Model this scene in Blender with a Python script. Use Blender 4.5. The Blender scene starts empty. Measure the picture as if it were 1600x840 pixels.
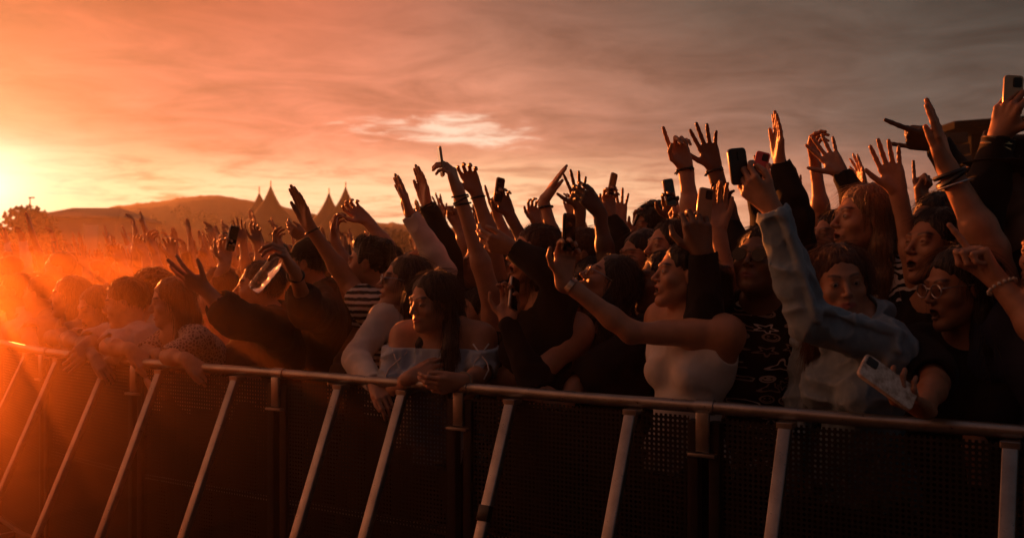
import bpy, math, random
import numpy as np
from mathutils import Matrix, Vector
SC = bpy.context.scene; COL = SC.collection
R_ = math.radians
FPX, HORY, CAMZ = 1500.0, 425.0, 1.55
# ---------------------------------------------------------------- camera
cam = bpy.data.cameras.new('camera'); camo = bpy.data.objects.new('camera', cam); COL.objects.link(camo); SC.camera = camo
cam.sensor_width = 36; cam.lens = 36 * FPX / 1600; cam.clip_end = 3000; cam.clip_start = .05
cam.shift_y = (HORY - 420) / 1600
camo.location = (0, 0, CAMZ); camo.rotation_euler = (R_(90), 0, 0)
cam.dof.use_dof = True; cam.dof.focus_distance = 3.6; cam.dof.aperture_fstop = 4.0
# ---------------------------------------------------------------- sun, sky, exposure
SUN_AZ, SUN_EL = -32.5, 7.0            # degrees from +Y, and above the horizon
SUNV = Vector((math.sin(R_(SUN_AZ)) * math.cos(R_(SUN_EL)), math.cos(R_(SUN_AZ)) * math.cos(R_(SUN_EL)), math.sin(R_(SUN_EL))))
sun = bpy.data.lights.new('sun', 'SUN'); sun.energy = 5.0; sun.angle = R_(.6); sun.color = (1.0, .205, .035)
suno = bpy.data.objects.new('sun', sun); COL.objects.link(suno); suno.rotation_euler = SUNV.to_track_quat('Z', 'Y').to_euler()
SC.view_settings.view_transform = 'Standard'; SC.view_settings.look = 'None'; SC.view_settings.exposure = .75; SC.view_settings.gamma = 1
SC.render.engine = 'CYCLES'; SC.cycles.use_denoising = True
SC.cycles.max_bounces = 6; SC.cycles.diffuse_bounces = 3; SC.cycles.glossy_bounces = 3; SC.cycles.transparent_max_bounces = 12; SC.cycles.transmission_bounces = 6; SC.cycles.volume_bounces = 1
SC.cycles.sample_clamp_indirect = 4
def srgb(r, g, b):
    return tuple(((c / 255) / 12.92 if c / 255 <= .04045 else ((c / 255 + .055) / 1.055) ** 2.4) for c in (r, g, b))
world = bpy.data.worlds.new('World'); SC.world = world; world.use_nodes = True
def build_sky():
    nt = world.node_tree; N = nt.nodes; L = nt.links; N.clear()
    out = N.new('ShaderNodeOutputWorld'); bg = N.new('ShaderNodeBackground'); L.new(bg.outputs[0], out.inputs[0])
    def M(op, a, b=None, c=None, cl=False):
        n = N.new('ShaderNodeMath'); n.operation = op; n.use_clamp = cl
        for i, v in enumerate((a, b, c)):
            if v is None: continue
            if isinstance(v, (int, float)): n.inputs[i].default_value = v
            else: L.new(v, n.inputs[i])
        return n.outputs[0]
    tc = N.new('ShaderNodeTexCoord'); sx = N.new('ShaderNodeSeparateXYZ'); L.new(tc.outputs['Generated'], sx.inputs[0])
    X, Y, Z = sx.outputs
    az = M('ARCTAN2', X, Y); el = M('ARCSINE', Z)                  # direction of sight, radians
    da = M('ABSOLUTE', M('SUBTRACT', az, R_(-28.6)))
    da = M('MINIMUM', da, M('SUBTRACT', 2 * math.pi, da))
    # clouds live on a flat layer: the direction is projected on it
    zz = M('ADD', M('MAXIMUM', Z, 0), .10)
    cb = N.new('ShaderNodeCombineXYZ'); L.new(M('DIVIDE', X, zz), cb.inputs[0]); L.new(M('DIVIDE', Y, zz), cb.inputs[1])
    def noise(scale, detail, rough, dist=0, mp=(1, 1, 1), loc=(0, 0, 0), rot=0):
        m = N.new('ShaderNodeMapping'); m.inputs['Scale'].default_value = mp; m.inputs['Location'].default_value = loc; m.inputs['Rotation'].default_value = (0, 0, rot)
        L.new(cb.outputs[0], m.inputs[0]); n = N.new('ShaderNodeTexNoise'); n.inputs['Scale'].default_value = scale
        n.inputs['Detail'].default_value = detail; n.inputs['Roughness'].default_value = rough; n.inputs['Distortion'].default_value = dist
        L.new(m.outputs[0], n.inputs[0]); return n.outputs['Fac']
    n1 = noise(.75, 7, .55, .6, (1, 1.0, 1), (3.1, 1.7, 0), .35)
    n2 = noise(2.2, 6, .58, .9, (.9, 1.1, 1), (7, 2, 0), .25)
    n3 = noise(5.0, 6, .62, 1.2, (.9, 1.1, 1), (1, 9, 0), .15)
    wob = M('ADD', M('MULTIPLY', M('SUBTRACT', n1, .5), .34), M('MULTIPLY', M('SUBTRACT', n2, .5), .10))
    def ramp(cols):
        r = N.new('ShaderNodeValToRGB'); e = r.color_ramp.elements
        L.new(M('DIVIDE', M('ADD', da, M('MULTIPLY', wob, .35)), math.pi), r.inputs[0])
        for i, (p, c) in enumerate(cols):
            q = e[i] if i < 2 else e.new(p / 180)
            q.position = p / 180; q.color = (*srgb(*c), 1)
        return r.outputs[0]
    r0 = ramp([(0, (250, 214, 196)), (8, (240, 168, 130)), (14, (242, 176, 138)), (26, (248, 190, 146)), (40, (222, 152, 120)), (52, (150, 104, 88)), (75, (76, 64, 60)), (180, (40, 38, 41))])
    r1 = ramp([(0, (208, 110, 82)), (8, (206, 114, 92)), (18, (214, 128, 102)), (28, (205, 136, 110)), (38, (146, 104, 88)), (50, (96, 85, 78)), (75, (64, 60, 58)), (180, (44, 43, 47))])
    r2 = ramp([(0, (168, 70, 42)), (8, (168, 76, 50)), (18, (164, 86, 64)), (28, (136, 90, 74)), (40, (96, 81, 71)), (56, (60, 63, 59)), (85, (54, 53, 52)), (180, (42, 42, 46))])
    def mix(f, a, b, mode='MIX'):
        n = N.new('ShaderNodeMix'); n.data_type = 'RGBA'; n.blend_type = mode; n.clamp_factor = True
        (L.new(f, n.inputs[0]) if not isinstance(f, (int, float)) else setattr(n.inputs[0], 'default_value', f))
        for s_, v in ((6, a), (7, b)):
            if isinstance(v, tuple): n.inputs[s_].default_value = (*v, 1)
            else: L.new(v, n.inputs[s_])
        return n.outputs[2]
    def rng(v, a, b):
        m = N.new('ShaderNodeMapRange'); m.interpolation_type = 'SMOOTHSTEP'; L.new(v, m.inputs[0]); m.inputs[1].default_value = a; m.inputs[2].default_value = b; return m.outputs[0]
    e2 = M('ADD', el, M('MULTIPLY', wob, .05))
    c = mix(rng(e2, R_(4.0), R_(8.6)), r0, r1); c = mix(rng(e2, R_(8), R_(16)), c, r2)
    c = mix(rng(el, R_(20), R_(60)), c, srgb(52, 53, 58))
    # cloud relief: soft lighter and darker streaks
    rel = M('ADD', .08, M('MULTIPLY', n1, 1.30)); rel = M('ADD', rel, M('MULTIPLY', M('SUBTRACT', n2, .5), 1.55)); rel = M('ADD', rel, M('MULTIPLY', M('SUBTRACT', n3, .5), .45)); rel = M('ADD', rel, .27)
    c = mix(1.0, c, mixv(N, L, rel), 'MULTIPLY')
    # the gap in the cloud where pale evening sky shows, and thin bright edges low down
    g1 = M('MULTIPLY', M('SUBTRACT', az, R_(-3.6)), 1 / R_(6.2)); g2 = M('MULTIPLY', M('SUBTRACT', el, R_(8.3)), 1 / R_(1.25))
    gap = M('POWER', 2.718, M('MULTIPLY', M('ADD', M('MULTIPLY', g1, g1), M('MULTIPLY', g2, g2)), -1))
    gf = rng(M('ADD', M('MULTIPLY', gap, .34), M('MULTIPLY', M('ADD', n3, M('MULTIPLY', n2, .9)), .62)), .74, 1.0)
    c = mix(M('MULTIPLY', M('MULTIPLY', gf, .8), M('MINIMUM', M('MULTIPLY', gap, 1.8), 1)), c, srgb(255, 232, 205))
    low = M('MULTIPLY', rng(el, R_(7.5), R_(3.6)), rng(M('ADD', n2, M('MULTIPLY', n3, .5)), .55, .85))
    c = mix(M('MULTIPLY', low, M('SUBTRACT', 1, rng(da, .45, .85))), c, srgb(255, 218, 172))
    # the brightening round the sun behind thin cloud
    dt = N.new('ShaderNodeVectorMath'); dt.operation = 'DOT_PRODUCT'; L.new(tc.outputs['Generated'], dt.inputs[0]); dt.inputs[1].default_value = Vector((math.sin(R_(-28.9)), math.cos(R_(-28.9)), math.tan(R_(4.4)))).normalized()   # where the cloud is thinnest, low under the sun
    an = M('ARCCOSINE', M('MINIMUM', dt.outputs['Value'], .99999))
    halo = M('POWER', 2.718, M('MULTIPLY', an, -1 / R_(1.7)))
    add = N.new('ShaderNodeVectorMath'); add.operation = 'SCALE'; add.inputs[0].default_value = (1.4, 1.0, .66); L.new(halo, add.inputs['Scale'])
    c = mix(1.0, c, add.outputs[0], 'ADD')
    # warm glow added left of the view as fill light on the crowd
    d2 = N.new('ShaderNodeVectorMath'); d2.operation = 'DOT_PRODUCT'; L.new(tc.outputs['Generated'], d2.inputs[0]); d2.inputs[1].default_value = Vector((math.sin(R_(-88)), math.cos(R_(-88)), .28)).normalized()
    a2 = M('DIVIDE', M('ARCCOSINE', M('MINIMUM', d2.outputs['Value'], .99999)), R_(33)); fill_lob = M('POWER', 2.718, M('MULTIPLY', M('MULTIPLY', a2, a2), -1))
    ad2 = N.new('ShaderNodeVectorMath'); ad2.operation = 'SCALE'; ad2.inputs[0].default_value = (.85, .235, .075); L.new(fill_lob, ad2.inputs['Scale'])
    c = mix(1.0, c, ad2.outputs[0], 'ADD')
    # a little of the clear air's own light
    sk = N.new('ShaderNodeTexSky'); sk.sky_type = 'NISHITA'; sk.sun_disc = False; sk.sun_elevation = R_(SUN_EL); sk.sun_rotation = R_(SUN_AZ); sk.air_density = 1.4; sk.dust_density = 3
    sc_ = N.new('ShaderNodeVectorMath'); sc_.operation = 'SCALE'; L.new(sk.outputs[0], sc_.inputs[0]); sc_.inputs['Scale'].default_value = .006
    c = mix(1.0, c, sc_.outputs[0], 'ADD')
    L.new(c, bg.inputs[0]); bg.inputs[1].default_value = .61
def mixv(N, L, v):
    c = N.new('ShaderNodeCombineColor')
    for i in range(3): L.new(v, c.inputs[i])
    return c.outputs[0]
build_sky()
# ---------------------------------------------------------------- maths
def V3(*a): return np.array(a if len(a) == 3 else a[0], dtype=np.float64)
def nrm(v):
    v = np.asarray(v, float); n = np.linalg.norm(v)
    return v / n if n > 1e-9 else v
def lerp(a, b, t): return a + (b - a) * t

def W(px, py, d):
    """world point seen at photo pixel (1600x840 scale) at forward depth d (camera level, looking along +Y)"""
    return V3((px - 800) / FPX * d, d, CAMZ + (HORY - py) / FPX * d)
def D(px, k):
    """forward depth of the line parallel to the barrier, k metres behind it, at pixel column px"""
    a = (2.848 + k) / (.537 * (px - 800) / FPX + .8435); q = NB2[0] * (px - 800) / FPX + NB2[1]
    return max(a, (C2 + k) / q) if q > .05 else a
def P(px, py, k): return W(px, py, D(px, k))
def reach(px, py, c, L, far):
    """point on the ray of a pixel at distance L from c (or nearest to that)"""
    r = V3((px - 800) / FPX, 1, (HORY - py) / FPX); o = V3(0, 0, CAMZ)
    u = nrm(r); b = np.dot(c - o, u); q = o + u * b; h2 = L * L - np.dot(q - c, q - c)
    if h2 <= 0: return q
    return q + u * math.sqrt(h2) * (1 if far > 0 else -1) * min(1, abs(far))
BEND = V3(-1.3217, 4.2182, 0); C2 = None      # the barrier turns away here
UB2 = nrm(V3(-.67, .742, 0)); NB2 = nrm(V3(.742, .67, 0)); C2 = float(NB2 @ BEND)
UB = nrm(V3(-.8435, .537, 0)); NB = nrm(V3(.537, .8435, 0)); A0 = V3(1.344, 2.52, 0)

# ---------------------------------------------------------------- lattice noise
_rs = np.random.RandomState(7)
_LAT = _rs.rand(32, 32, 32).astype(np.float32) * 2 - 1
def vnoise(X, Y, Z):
    X, Y, Z = np.broadcast_arrays(X, Y, Z)
    ix = np.floor(X).astype(np.int32); iy = np.floor(Y).astype(np.int32); iz = np.floor(Z).astype(np.int32)
    fx = (X - ix).astype(np.float32); fy = (Y - iy).astype(np.float32); fz = (Z - iz).astype(np.float32)
    fx = fx * fx * (3 - 2 * fx); fy = fy * fy * (3 - 2 * fy); fz = fz * fz * (3 - 2 * fz)
    ix &= 31; iy &= 31; iz &= 31; jx = (ix + 1) & 31; jy = (iy + 1) & 31; jz = (iz + 1) & 31
    L = _LAT
    a = L[ix, iy, iz] * (1 - fx) + L[jx, iy, iz] * fx; b = L[ix, jy, iz] * (1 - fx) + L[jx, jy, iz] * fx
    c = L[ix, iy, jz] * (1 - fx) + L[jx, iy, jz] * fx; d = L[ix, jy, jz] * (1 - fx) + L[jx, jy, jz] * fx
    return (a * (1 - fy) + b * fy) * (1 - fz) + (c * (1 - fy) + d * fy) * fz

# ---------------------------------------------------------------- signed distance modelling
def cap(a, b, r1, r2=None, k=.02, flat=None, op='u'):
    return dict(t='c', a=V3(a), b=V3(b), r1=r1, r2=r1 if r2 is None else r2, k=k, flat=flat, op=op)
def ell(c, R, r, k=.02, op='u'):
    return dict(t='e', c=V3(c), R=np.asarray(R, float), r=V3(r), k=k, op=op)
def pbox(p, e=0.0):
    if p['t'] == 'c':
        m = max(p['r1'], p['r2']) + e
        return np.minimum(p['a'], p['b']) - m, np.maximum(p['a'], p['b']) + m
    h = np.sqrt(((p['R'].T * p['r']) ** 2).sum(1)) + e
    return p['c'] - h, p['c'] + h
def field(prims, lo, n, res, off=0.0, cuts=(), disp=None):
    F = np.full(n, .12, np.float32)
    ax = [(lo[i] + np.arange(n[i]) * res).astype(np.float32) for i in range(3)]
    for p in prims:
        e = p['k'] + .012 + abs(off) + res
        b0, b1 = pbox(p, e)
        i0 = np.maximum(np.floor((b0 - lo) / res).astype(int), 0); i1 = np.minimum(np.ceil((b1 - lo) / res).astype(int) + 1, n)
        if (i1 <= i0).any(): continue
        sl = tuple(slice(i0[i], i1[i]) for i in range(3))
        x = ax[0][sl[0]][:, None, None]; y = ax[1][sl[1]][None, :, None]; z = ax[2][sl[2]][None, None, :]
        if p['t'] == 'c':
            a, b = p['a'], p['b']; ab = b - a; l2 = max(float(ab @ ab), 1e-10)
            px = x - np.float32(a[0]); py = y - np.float32(a[1]); pz = z - np.float32(a[2])
            t = np.clip((px * np.float32(ab[0]) + py * np.float32(ab[1]) + pz * np.float32(ab[2])) / np.float32(l2), 0, 1)
            vx = px - t * np.float32(ab[0]); vy = py - t * np.float32(ab[1]); vz = pz - t * np.float32(ab[2])
            q = vx * vx + vy * vy + vz * vz
            if p['flat'] is not None:
                nn, f = p['flat']; dn = vx * np.float32(nn[0]) + vy * np.float32(nn[1]) + vz * np.float32(nn[2])
                q = q + dn * dn * np.float32(1 / f / f - 1)
            d = np.sqrt(np.maximum(q, 0)) - (np.float32(p['r1']) + np.float32(p['r2'] - p['r1']) * t)
        else:
            c, R, r = p['c'], p['R'].astype(np.float32), p['r'].astype(np.float32)
            px = x - np.float32(c[0]); py = y - np.float32(c[1]); pz = z - np.float32(c[2])
            u = [(R[i][0] * px + R[i][1] * py + R[i][2] * pz) for i in range(3)]
            k0 = np.sqrt(sum((u[i] / r[i]) ** 2 for i in range(3)) + 1e-12)
            k1 = np.sqrt(sum((u[i] / (r[i] * r[i])) ** 2 for i in range(3)) + 1e-12)
            d = k0 * (k0 - 1) / k1
        A = F[sl]; k = p['k']
        if p['op'] == 'u':
            d = d - np.float32(off)
            h = np.maximum(k - np.abs(A - d), 0); F[sl] = np.minimum(A, d) - h * h / np.float32(4 * k)
        else:
            d = -d; h = np.maximum(k - np.abs(A - d), 0); F[sl] = np.maximum(A, d) + h * h / np.float32(4 * k)
    if disp is not None:
        m = np.abs(F) < .03
        ii, jj, kk = np.nonzero(m)
        F[m] += disp(ax[0][ii], ax[1][jj], ax[2][kk]).astype(np.float32)
    for c in cuts:
        if callable(c):
            F = np.maximum(F, c(ax[0][:, None, None], ax[1][None, :, None], ax[2][None, None, :]).astype(np.float32))
        else:
            nn, o = c; dd = float(np.dot(nn, o))
            F = np.maximum(F, (ax[0][:, None, None] * nn[0] + ax[1][None, :, None] * nn[1] + ax[2][None, None, :] * nn[2] - dd).astype(np.float32))
    return F
_C8 = [(0,0,0),(1,0,0),(0,1,0),(1,1,0),(0,0,1),(1,0,1),(0,1,1),(1,1,1)]
_E12 = [(0,1),(2,3),(4,5),(6,7),(0,2),(1,3),(4,6),(5,7),(0,4),(1,5),(2,6),(3,7)]
def nets(F, lo, res):
    s = F < 0; n = np.array(F.shape)
    s8 = s.view(np.uint8); cnt = np.zeros(n - 1, np.uint8)
    for a, b, c in _C8: cnt += s8[a:n[0]-1+a, b:n[1]-1+b, c:n[2]-1+c]
    m = (cnt > 0) & (cnt < 8); I, J, K = np.nonzero(m); N = len(I)
    if N == 0: return np.zeros((0, 3)), np.zeros((0, 4), int)
    idx = np.full(n - 1, -1, np.int32); idx[m] = np.arange(N)
    v = [F[I + a, J + b, K + c] for a, b, c in _C8]
    pos = np.zeros((N, 3)); w = np.zeros(N)
    for e0, e1 in _E12:
        mm = (v[e0] < 0) != (v[e1] < 0)
        t = np.where(mm, v[e0] / np.where(mm, v[e0] - v[e1], 1), 0)
        for i in range(3):
            pos[:, i] += np.where(mm, _C8[e0][i] + t * (_C8[e1][i] - _C8[e0][i]), 0)
        w += mm
    pos /= w[:, None]
    pos = lo + (np.stack([I, J, K], 1) + pos) * res
    Q = []
    for axn in range(3):
        o = [slice(None)] * 3; p = [slice(None)] * 3
        o[axn] = slice(0, -1); p[axn] = slice(1, None)
        a = s[tuple(o)]; b = s[tuple(p)]; e = a != b
        u, w2 = [(1, 2), (2, 0), (0, 1)][axn]
        i3 = list(np.nonzero(e)); ok = (i3[u] >= 1) & (i3[w2] >= 1) & (i3[u] < n[u] - 1) & (i3[w2] < n[w2] - 1)
        i3 = [q[ok] for q in i3]; inside = a[tuple(i3)]
        def cell(du, dw):
            c = list(i3); c[u] = c[u] - du; c[w2] = c[w2] - dw
            return idx[tuple(c)]
        q = np.stack([cell(1, 1), cell(0, 1), cell(0, 0), cell(1, 0)], 1)
        q[~inside] = q[~inside][:, ::-1]
        Q.append(q)
    return pos, np.concatenate(Q)
def solid(prims, res, off=0.0, cuts=(), disp=None, box=None):
    us = [p for p in prims if p['op'] == 'u']
    if box is None:
        bs = [pbox(p, .012 + abs(off)) for p in us]
        lo = np.min([b[0] for b in bs], 0) - res * 2; hi = np.max([b[1] for b in bs], 0) + res * 2
    else: lo, hi = V3(box[0]), V3(box[1])
    n = np.ceil((hi - lo) / res).astype(int) + 1
    return nets(field(prims, lo, n, res, off, cuts, disp), lo, res)
# ---------------------------------------------------------------- mesh objects
def mesh_obj(name, V, F, mats, parent=None, smooth=True, mi=None, attrs=None):
    me = bpy.data.meshes.new(name)
    V = np.asarray(V, np.float32)
    if isinstance(F, np.ndarray):
        nf, w = F.shape
        me.vertices.add(len(V)); me.vertices.foreach_set('co', V.ravel())
        me.loops.add(nf * w); me.loops.foreach_set('vertex_index', F.astype(np.int32).ravel())
        me.polygons.add(nf); me.polygons.foreach_set('loop_start', np.arange(nf, dtype=np.int32) * w)
        me.polygons.foreach_set('loop_total', np.full(nf, w, np.int32))
        me.update(calc_edges=True)
    else:
        me.from_pydata([tuple(map(float, v)) for v in V], [], F); nf = len(F)
    if smooth: me.polygons.foreach_set('use_smooth', np.ones(len(me.polygons), bool))
    for m in (mats if isinstance(mats, (list, tuple)) else [mats]): me.materials.append(m)
    if mi is not None: me.polygons.foreach_set('material_index', np.asarray(mi, np.int32))
    for an, arr in (attrs or {}).items():
        at = me.color_attributes.new(an, 'FLOAT_COLOR', 'POINT')
        at.data.foreach_set('color', np.asarray(arr, np.float32).ravel())
    o = bpy.data.objects.new(name, me); COL.objects.link(o)
    if parent is not None: o.parent = parent
    return o
def empty(name, loc=(0, 0, 0)):
    o = bpy.data.objects.new(name, None); o.location = tuple(loc); o.empty_display_size = .1; COL.objects.link(o); return o
def tag(o, label=None, cat=None, group=None, kind=None):
    for k_, v_ in (('label', label), ('category', cat), ('group', group), ('kind', kind)):
        if v_: o[k_] = v_
    return o
class MB:
    """mesh collector: boxes, bars, tubes, rings"""
    def __init__(s): s.v = []; s.f = []
    def add(s, V, F):
        n = len(s.v); s.v += [tuple(map(float, v)) for v in V]; s.f += [[i + n for i in f] for f in F]
    def box(s, c, X, Y, Z, bev=0.0):
        c, X, Y, Z = map(V3, (c, X, Y, Z))     # half vectors
        if bev <= 0:
            V = [c + a * X + b * Y + d * Z for a in (-1, 1) for b in (-1, 1) for d in (-1, 1)]
            s.add(V, [[0, 1, 3, 2], [4, 6, 7, 5], [0, 4, 5, 1], [2, 3, 7, 6], [0, 2, 6, 4], [1, 5, 7, 3]]); return
        lx, ly, lz = (np.linalg.norm(q) for q in (X, Y, Z)); ux, uy, uz = nrm(X), nrm(Y), nrm(Z)
        # rounded rectangle in X-Y extruded along Z with small chamfer
        ring = []
        for sx, sy, a0 in ((1, 1, 0), (-1, 1, 90), (-1, -1, 180), (1, -1, 270)):
            for t in range(4):
                a = math.radians(a0 + t * 30)
                ring.append(((lx - bev) * sx + bev * math.cos(a), (ly - bev) * sy + bev * math.sin(a)))
        ch = min(bev * .35, lz * .4); N = len(ring); L = []
        for z, q in ((-lz, -ch), (-lz + ch, 0), (lz - ch, 0), (lz, -ch)):
            for x, y in ring:
                f = 1 + q / max(lx, ly); L.append(c + ux * x * f + uy * y * f + uz * z)
        F = [[i + N * j, (i + 1) % N + N * j, (i + 1) % N + N * (j + 1), i + N * (j + 1)] for j in range(3) for i in range(N)]
        F += [list(range(N))[::-1], [i + 3 * N for i in range(N)]]
        s.add(L, F)
    def tube(s, pts, r, n=10, closed=False, capped=True, up=None):
        pts = [V3(p) for p in pts]; m = len(pts); rr = r if isinstance(r, (list, tuple)) else [r] * m
        L = []; ref = None
        for i, p in enumerate(pts):
            if closed: t = nrm(pts[(i + 1) % m] - pts[i - 1])
            else: t = nrm(pts[min(i + 1, m - 1)] - pts[max(i - 1, 0)])
            if ref is None: ref = np.cross(t, V3(0, 0, 1) if abs(t[2]) < .9 else V3(1, 0, 0))
            a = nrm(ref - t * np.dot(ref, t)); ref = a; b = np.cross(t, a)
            for j in range(n):
                q = 2 * math.pi * j / n; L.append(p + (a * math.cos(q) + b * math.sin(q)) * rr[i])
        mm = m if closed else m - 1
        F = [[i * n + j, i * n + (j + 1) % n, ((i + 1) % m) * n + (j + 1) % n, ((i + 1) % m) * n + j] for i in range(mm) for j in range(n)]
        if capped and not closed: F += [list(range(n))[::-1], [(m - 1) * n + j for j in range(n)]]
        s.add(L, F)
    def ring(s, c, axis, R, r, n=20, m=6, sx=1.0, side=None):
        axis = nrm(axis); a = nrm(np.cross(axis, V3(0, 0, 1) if abs(axis[2]) < .9 else V3(1, 0, 0)) if side is None else side); b = np.cross(axis, a)
        s.tube([V3(c) + a * R * math.cos(2 * math.pi * i / n) + b * R * sx * math.sin(2 * math.pi * i / n) for i in range(n)], r, m, closed=True)
    def ball(s, c, r, nu=10, nv=7):
        c = V3(c); r = V3(r, r, r) if np.isscalar(r) else V3(r)
        L = [c + r * V3(0, 0, 1)]
        for i in range(1, nv):
            for j in range(nu):
                a = math.pi * i / nv; q = 2 * math.pi * j / nu
                L.append(c + r * V3(math.sin(a) * math.cos(q), math.sin(a) * math.sin(q), math.cos(a)))
        L.append(c - r * V3(0, 0, 1))
        F = [[0, 1 + j, 1 + (j + 1) % nu] for j in range(nu)]
        F += [[1 + i * nu + j, 1 + (i + 1) * nu + j, 1 + (i + 1) * nu + (j + 1) % nu, 1 + i * nu + (j + 1) % nu] for i in range(nv - 2) for j in range(nu)]
        e = len(L) - 1; F += [[e, e - nu + (j + 1) % nu, e - nu + j] for j in range(nu)]
        s.add(L, F)
    def build(s, name, mat, parent=None, smooth=False):
        return mesh_obj(name, s.v, s.f, mat, parent, smooth)
def autosmooth(o, ang=35):
    me = o.data; me.polygons.foreach_set('use_smooth', np.ones(len(me.polygons), bool))
    try: me.set_sharp_from_angle(angle=math.radians(ang))
    except Exception: pass
    return o

# ---------------------------------------------------------------- human parts as distance primitives
def frame(f, up=(0, 0, 1)):
    f = nrm(f); x = nrm(np.cross(f, up)); z = np.cross(x, f)
    return np.array([x, f, z])           # rows: right, forward, up
def yawdir(yaw, pitch=0):
    a, b = math.radians(yaw), math.radians(pitch)
    return V3(-math.sin(a) * math.cos(b), -math.cos(a) * math.cos(b), math.sin(b))
def head_frame(yaw, pitch, roll):
    R = frame(yawdir(yaw, pitch)); c, s = math.cos(math.radians(roll)), math.sin(math.radians(roll))
    return np.array([R[0] * c + R[2] * s, R[1], R[2] * c - R[0] * s])
def head_prims(H, R, s=1.0, open_=0.0, male=False, smile=0.0):
    L = lambda x, y, z: H + (R[0] * x + R[1] * y + R[2] * z) * s
    E = lambda c, r, k, op='u': ell(L(*c), R, V3(r) * s, k * s, op)
    jw = 1.08 if male else 1.0
    p = [E((0, -.014, .030), (.073, .094, .086), .02), E((0, .026, -.035), (.059 * jw, .064, .084), .035),
         cap(L(-.047 * jw, .002, -.055), L(-.012, .070 - .004 * open_, -.098 - .014 * open_), .016 * s, .016 * s, .03 * s),
         cap(L(.047 * jw, .002, -.055), L(.012, .070 - .004 * open_, -.098 - .014 * open_), .016 * s, .016 * s, .03 * s),
         E((0, .078 - .004 * open_, -.100 - .015 * open_), (.017, .014, .013), .016),
         E((-.043, .058, -.030), (.020, .022, .020), .022), E((.043, .058, -.030), (.020, .022, .020), .022),
         cap(L(-.036, .079, .020), L(.036, .079, .020), .010 * s, .010 * s, .014 * s),
         E((0, .080, -.066), (.027, .018, .020), .014)]
    for q in (-1, 1):
        p.append(E((q * .033, .104, -.001), (.019, .019, .0125), .012, 's'))
        p.append(E((q * .0315, .0755, -.001), (.0155, .0150, .0140), .005))
        p.append(E((q * .0315, .0930, -.002), (.0125, .0105, .0038), .003, 's'))
    p.append(cap(L(0, .084, .010), L(0, .110, -.032), .0065 * s, .0088 * s, .011 * s))
    for q in (-1, 1):
        p.append(E((q * .0105, .098, -.036), (.0075, .0095, .0065), .006))
        p.append(E((q * .0058, .103, -.0425), (.0035, .005, .003), .002, 's'))
        p.append(cap(L(0, .0965, -.0600), L(q * .0235, .0835, -.0655 + .004 * smile), .0056 * s, .0028 * s, .004 * s))
        p.append(cap(L(0, .0935, -.0725 - .016 * open_), L(q * .0215, .0820, -.0680 - .007 * open_), .0066 * s, .0032 * s, .004 * s))
        p.append(E((q * .076, -.006, -.008), (.0075, .018, .030), .008))
        p.append(E((q * .083, -.004, -.004), (.0050, .010, .017), .004, 's'))
    if open_ > 0: p.append(E((0, .098, -.0665 - .007 * open_), (.0200, .024, .0030 + .0095 * open_), .004, 's'))
    else: p.append(E((0, .104, -.0665), (.022, .008, .0016), .003, 's'))
    return p
FINGERS = [(.030, .086, (.041, .025, .020)), (.010, .090, (.045, .029, .021)), (-.010, .085, (.042, .027, .020)), (-.028, .075, (.033, .020, .018))]
HP = {  # curls index..pinky, thumb (out deg, flex), spread
 'open': ((.04, .05, .08, .10), (42, .1), 6), 'spread': ((.02, .03, .04, .06), (55, .0), 11), 'flat': ((.03, .03, .04, .05), (14, .15), 1.5),
 'relaxed': ((.16, .24, .30, .36), (30, .3), 4), 'droop': ((.28, .34, .40, .44), (28, .35), 3), 'claw': ((.36, .42, .46, .5), (45, .35), 8),
 'point': ((.02, .88, .94, .96), (20, .95), 2), 'fist': ((.92, .95, .97, .98), (16, 1.0), 0), 'pinch': ((.52, .62, .30, .18), (38, .75), 5),
 'grip': ((.40, .44, .48, .50), (34, .55), 3), 'cup': ((.44, .46, .48, .50), (52, .55), 4), 'two': ((.02, .05, .9, .95), (16, .95), 6),
 'horns': ((.03, .9, .92, .06), (16, .95), 6), 'rest': ((.30, .36, .42, .46), (22, .3), 2), 'wave': ((.10, .04, .14, .22), (50, .15), 9)}
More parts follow.
